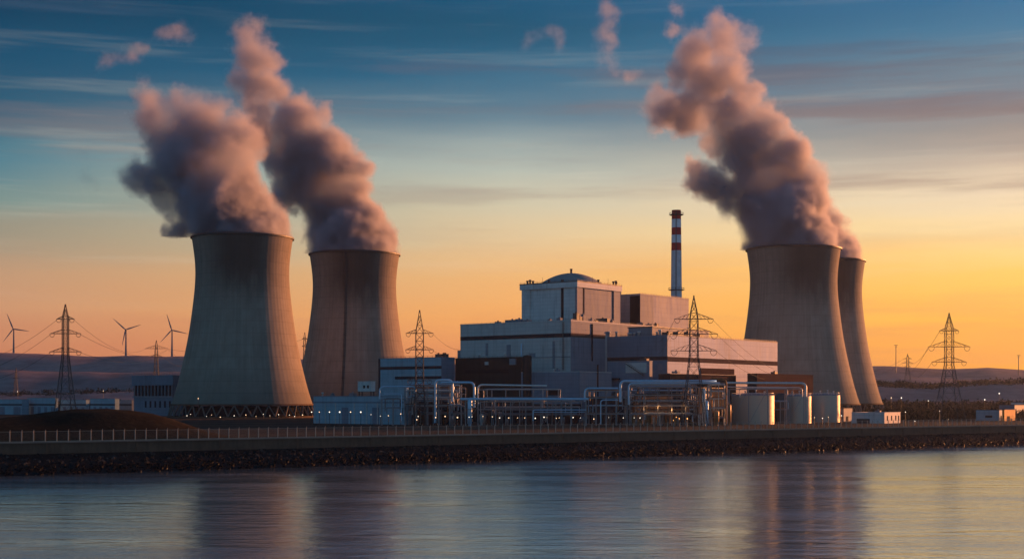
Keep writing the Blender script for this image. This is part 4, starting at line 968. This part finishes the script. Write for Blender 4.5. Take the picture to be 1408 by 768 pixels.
# ------------------------------------------------------------------ wind turbines
def turbine(px, py, D, a0, label, yaw=0):
    hub = P(px, py, D); zb = wz(489, D)-4
    t = thing('wind_turbine', label, 'wind turbine', (hub.x, D, zb), 'wind turbines on the hill')
    mb = MB(); mb.lathe([(3.3, 0), (2.2, (hub.z-zb)*.5), (1.6, hub.z-zb-1)], (hub.x, D+5, zb), 16); mb.build('tower', M['tblade'], t)
    mb = MB(); mb.box(hub.x-1.9, hub.x+1.9, D+.5, D+9, hub.z-1.8, hub.z+1.8); mb.build('nacelle', M['tblade'], t)
    mb = MB(); mb.lathe([(.01, -2.4), (1.6, -1.4), (2.1, 0), (1.6, 1.4), (.01, 2.4)], hub, 12); hb = mb.build('hub', M['tblade'], t)
    for k in range(3):
        a = R(a0+120*k); d = Vector((math.sin(a), 0, math.cos(a))); w = Vector((math.cos(a), .35, -math.sin(a))); L_ = 41
        mb = MB(); ring = []
        for f, c_ in ((.02, 1.6), (.18, 3.4), (.5, 2.5), (.8, 1.5), (1, .5)):
            p = hub+d*(L_*f); th = .35*(1.2-f)
            ring.append([p-w*c_*.5, p+Vector((0, -th, 0)), p+w*c_*.5, p+Vector((0, th, 0))])
        vs = [v for g in ring for v in g]; fs = [(i*4+j, i*4+(j+1) % 4, (i+1)*4+(j+1) % 4, (i+1)*4+j) for i in range(4) for j in range(4)]+[(16, 17, 18, 19)]
        mb.add(vs, fs); mb.build('blade', M['tblade'], hb)
M['tblade'] = plain('turbine_paint', (.20, .20, .22), .5)
turbine(18, 452, 3480, -22, 'wind turbine on the hill nearest the picture edge, left of the first pylon')
turbine(172.5, 453, 3480, -48, 'wind turbine on the hill between the first pylon and the small distant pylon')
turbine(236, 453.5, 3480, -17, 'wind turbine on the hill beside the first cooling tower')

# ------------------------------------------------------------------ fence on the sea wall
fn = thing('security_fence', 'tall wire fence with pale posts running along the top of the sea wall', 'fence', sh(0, 14, CR))
mb = MB(); mb.box(-.14, .14, -.14, .14, -.02, 3.25)
me = None; posts = []
svals = [-205+3.45*i for i in range(152)]
mb2 = MB(); far = MB()
ang = math.atan2(SV.y, SV.x)
pm = None
for i, s in enumerate(svals):
    p = sh(s, 14.0, CR)
    if i < 100:
        if pm is None:
            m_ = MB(); m_.box(-.13, .13, -.13, .13, -.02, 3.2); m_.beam((0, 0, 3.1), (.28, -.4, 3.6), .14)
            m_.v = [(x+fn.location.x, y+fn.location.y, z+fn.location.z) for x, y, z in m_.v]
            o = m_.build('post', M['fence'], fn); pm = o.data
        else:
            o = bpy.data.objects.new('post', pm); C.objects.link(o); o.parent = fn
        o.location = p-fn.location
    else:
        far.box(p.x-.13, p.x+.13, p.y-.13, p.y+.13, CR, CR+3.2)
props(far.build('posts', M['fence'], fn), kind='stuff')
a, c = sh(svals[0], 14, CR), sh(svals[-1], 14, CR)
for h, w in ((.12, .16), (3.1, .07)):
    mb = MB(); mb.beam(a+Vector((0, 0, h)), c+Vector((0, 0, h)), w); mb.build('rail', M['fence'], fn)
mb = MB()
for k in range(13): mb.beam(a+Vector((0, .05, .3+k*.22)), c+Vector((0, .05, .3+k*.22)), .016)
mb.build('wire_mesh', M['fence'], fn)

# ------------------------------------------------------------------ vegetation
def bushes(name, label, spots, m='leaf', seed=1, nl=70):
    rg = np.random.default_rng(seed); V_ = []; 
    for x, y, z, r, h in spots:
        n = nl; d = rg.normal(size=(n, 3)); d /= np.linalg.norm(d, axis=1)[:, None]; rad = rg.uniform(.55, 1.1, size=(n, 1))
        c = np.array([x, y, z+h*.45])+d*rad*np.array([r, r, h*.55]); sz = rg.uniform(.15, .34, size=(n, 1))*max(r, h)*.8
        a1_ = rg.normal(size=(n, 3)); a1_ /= np.linalg.norm(a1_, axis=1)[:, None]; a2_ = rg.normal(size=(n, 3)); a2_ /= np.linalg.norm(a2_, axis=1)[:, None]
        V_.append(np.stack([c, c+a1_*sz, c+a2_*sz], 1).reshape(-1, 3))
    V_ = np.concatenate(V_); mb = MB(); k = len(V_)//3
    mb.v = [tuple(p) for p in V_]; mb.f = [(3*i, 3*i+1, 3*i+2) for i in range(k)]; mb.sm = [False]*k
    me = bpy.data.meshes.new(name); me.from_pydata(mb.v, [], mb.f); me.materials.append(M[m]); o = bpy.data.objects.new(name, me); C.objects.link(o)
    props(o, label, 'woodland', kind='stuff')
rn = random.Random(5)
sp = []
for i in range(420):
    px = rn.uniform(1190, 1450); D = rn.uniform(905, 1120); sp.append((wx(px, D), D, GZ, rn.uniform(3, 7), rn.uniform(3, 7.5)))
bushes('scrub_woodland', 'dark scrub and low trees on the flat land past the last cooling tower', sp, seed=2)
sp = []
for i in range(520):
    px = rn.choice([rn.uniform(-60, 260), rn.uniform(1190, 1450)]); D = rn.uniform(1380, 1680); sp.append((wx(px, D), D, GZ, rn.uniform(5, 10), rn.uniform(6, 13)))
bushes('woodland', 'far dark belt of woodland at the foot of the hills', sp, seed=3)
sp = []
for i in range(420):
    px = rn.choice([rn.uniform(1195, 1420), rn.uniform(1195, 1420), rn.uniform(-20, 260)]); D = 1950+rn.uniform(-60, 40)
    lst = RID[2][2]; y = ridge_h(px, 0, lst)+1.2; sp.append((wx(px, D), D, wz(y, D)-5, rn.uniform(6, 11), rn.uniform(6, 13)))
bushes('hillside_trees', 'band of dark trees along the nearest hazy ridge', sp, seed=4, nl=50)

# ------------------------------------------------------------------ haze
m, b = new_mat('air_haze')
pv = b.n('ShaderNodeVolumePrincipled'); pv.inputs['Color'].default_value = (.55, .66, .98, 1); pv.inputs['Density'].default_value = .000028; pv.inputs['Anisotropy'].default_value = .6
b.link(pv.outputs[0], b.n('ShaderNodeOutputMaterial').inputs['Volume'])
mb = MB(); mb.box(-4600, 4600, -700, 4600, -2, 372)
HZ = mb.build('haze', m, kind='stuff')
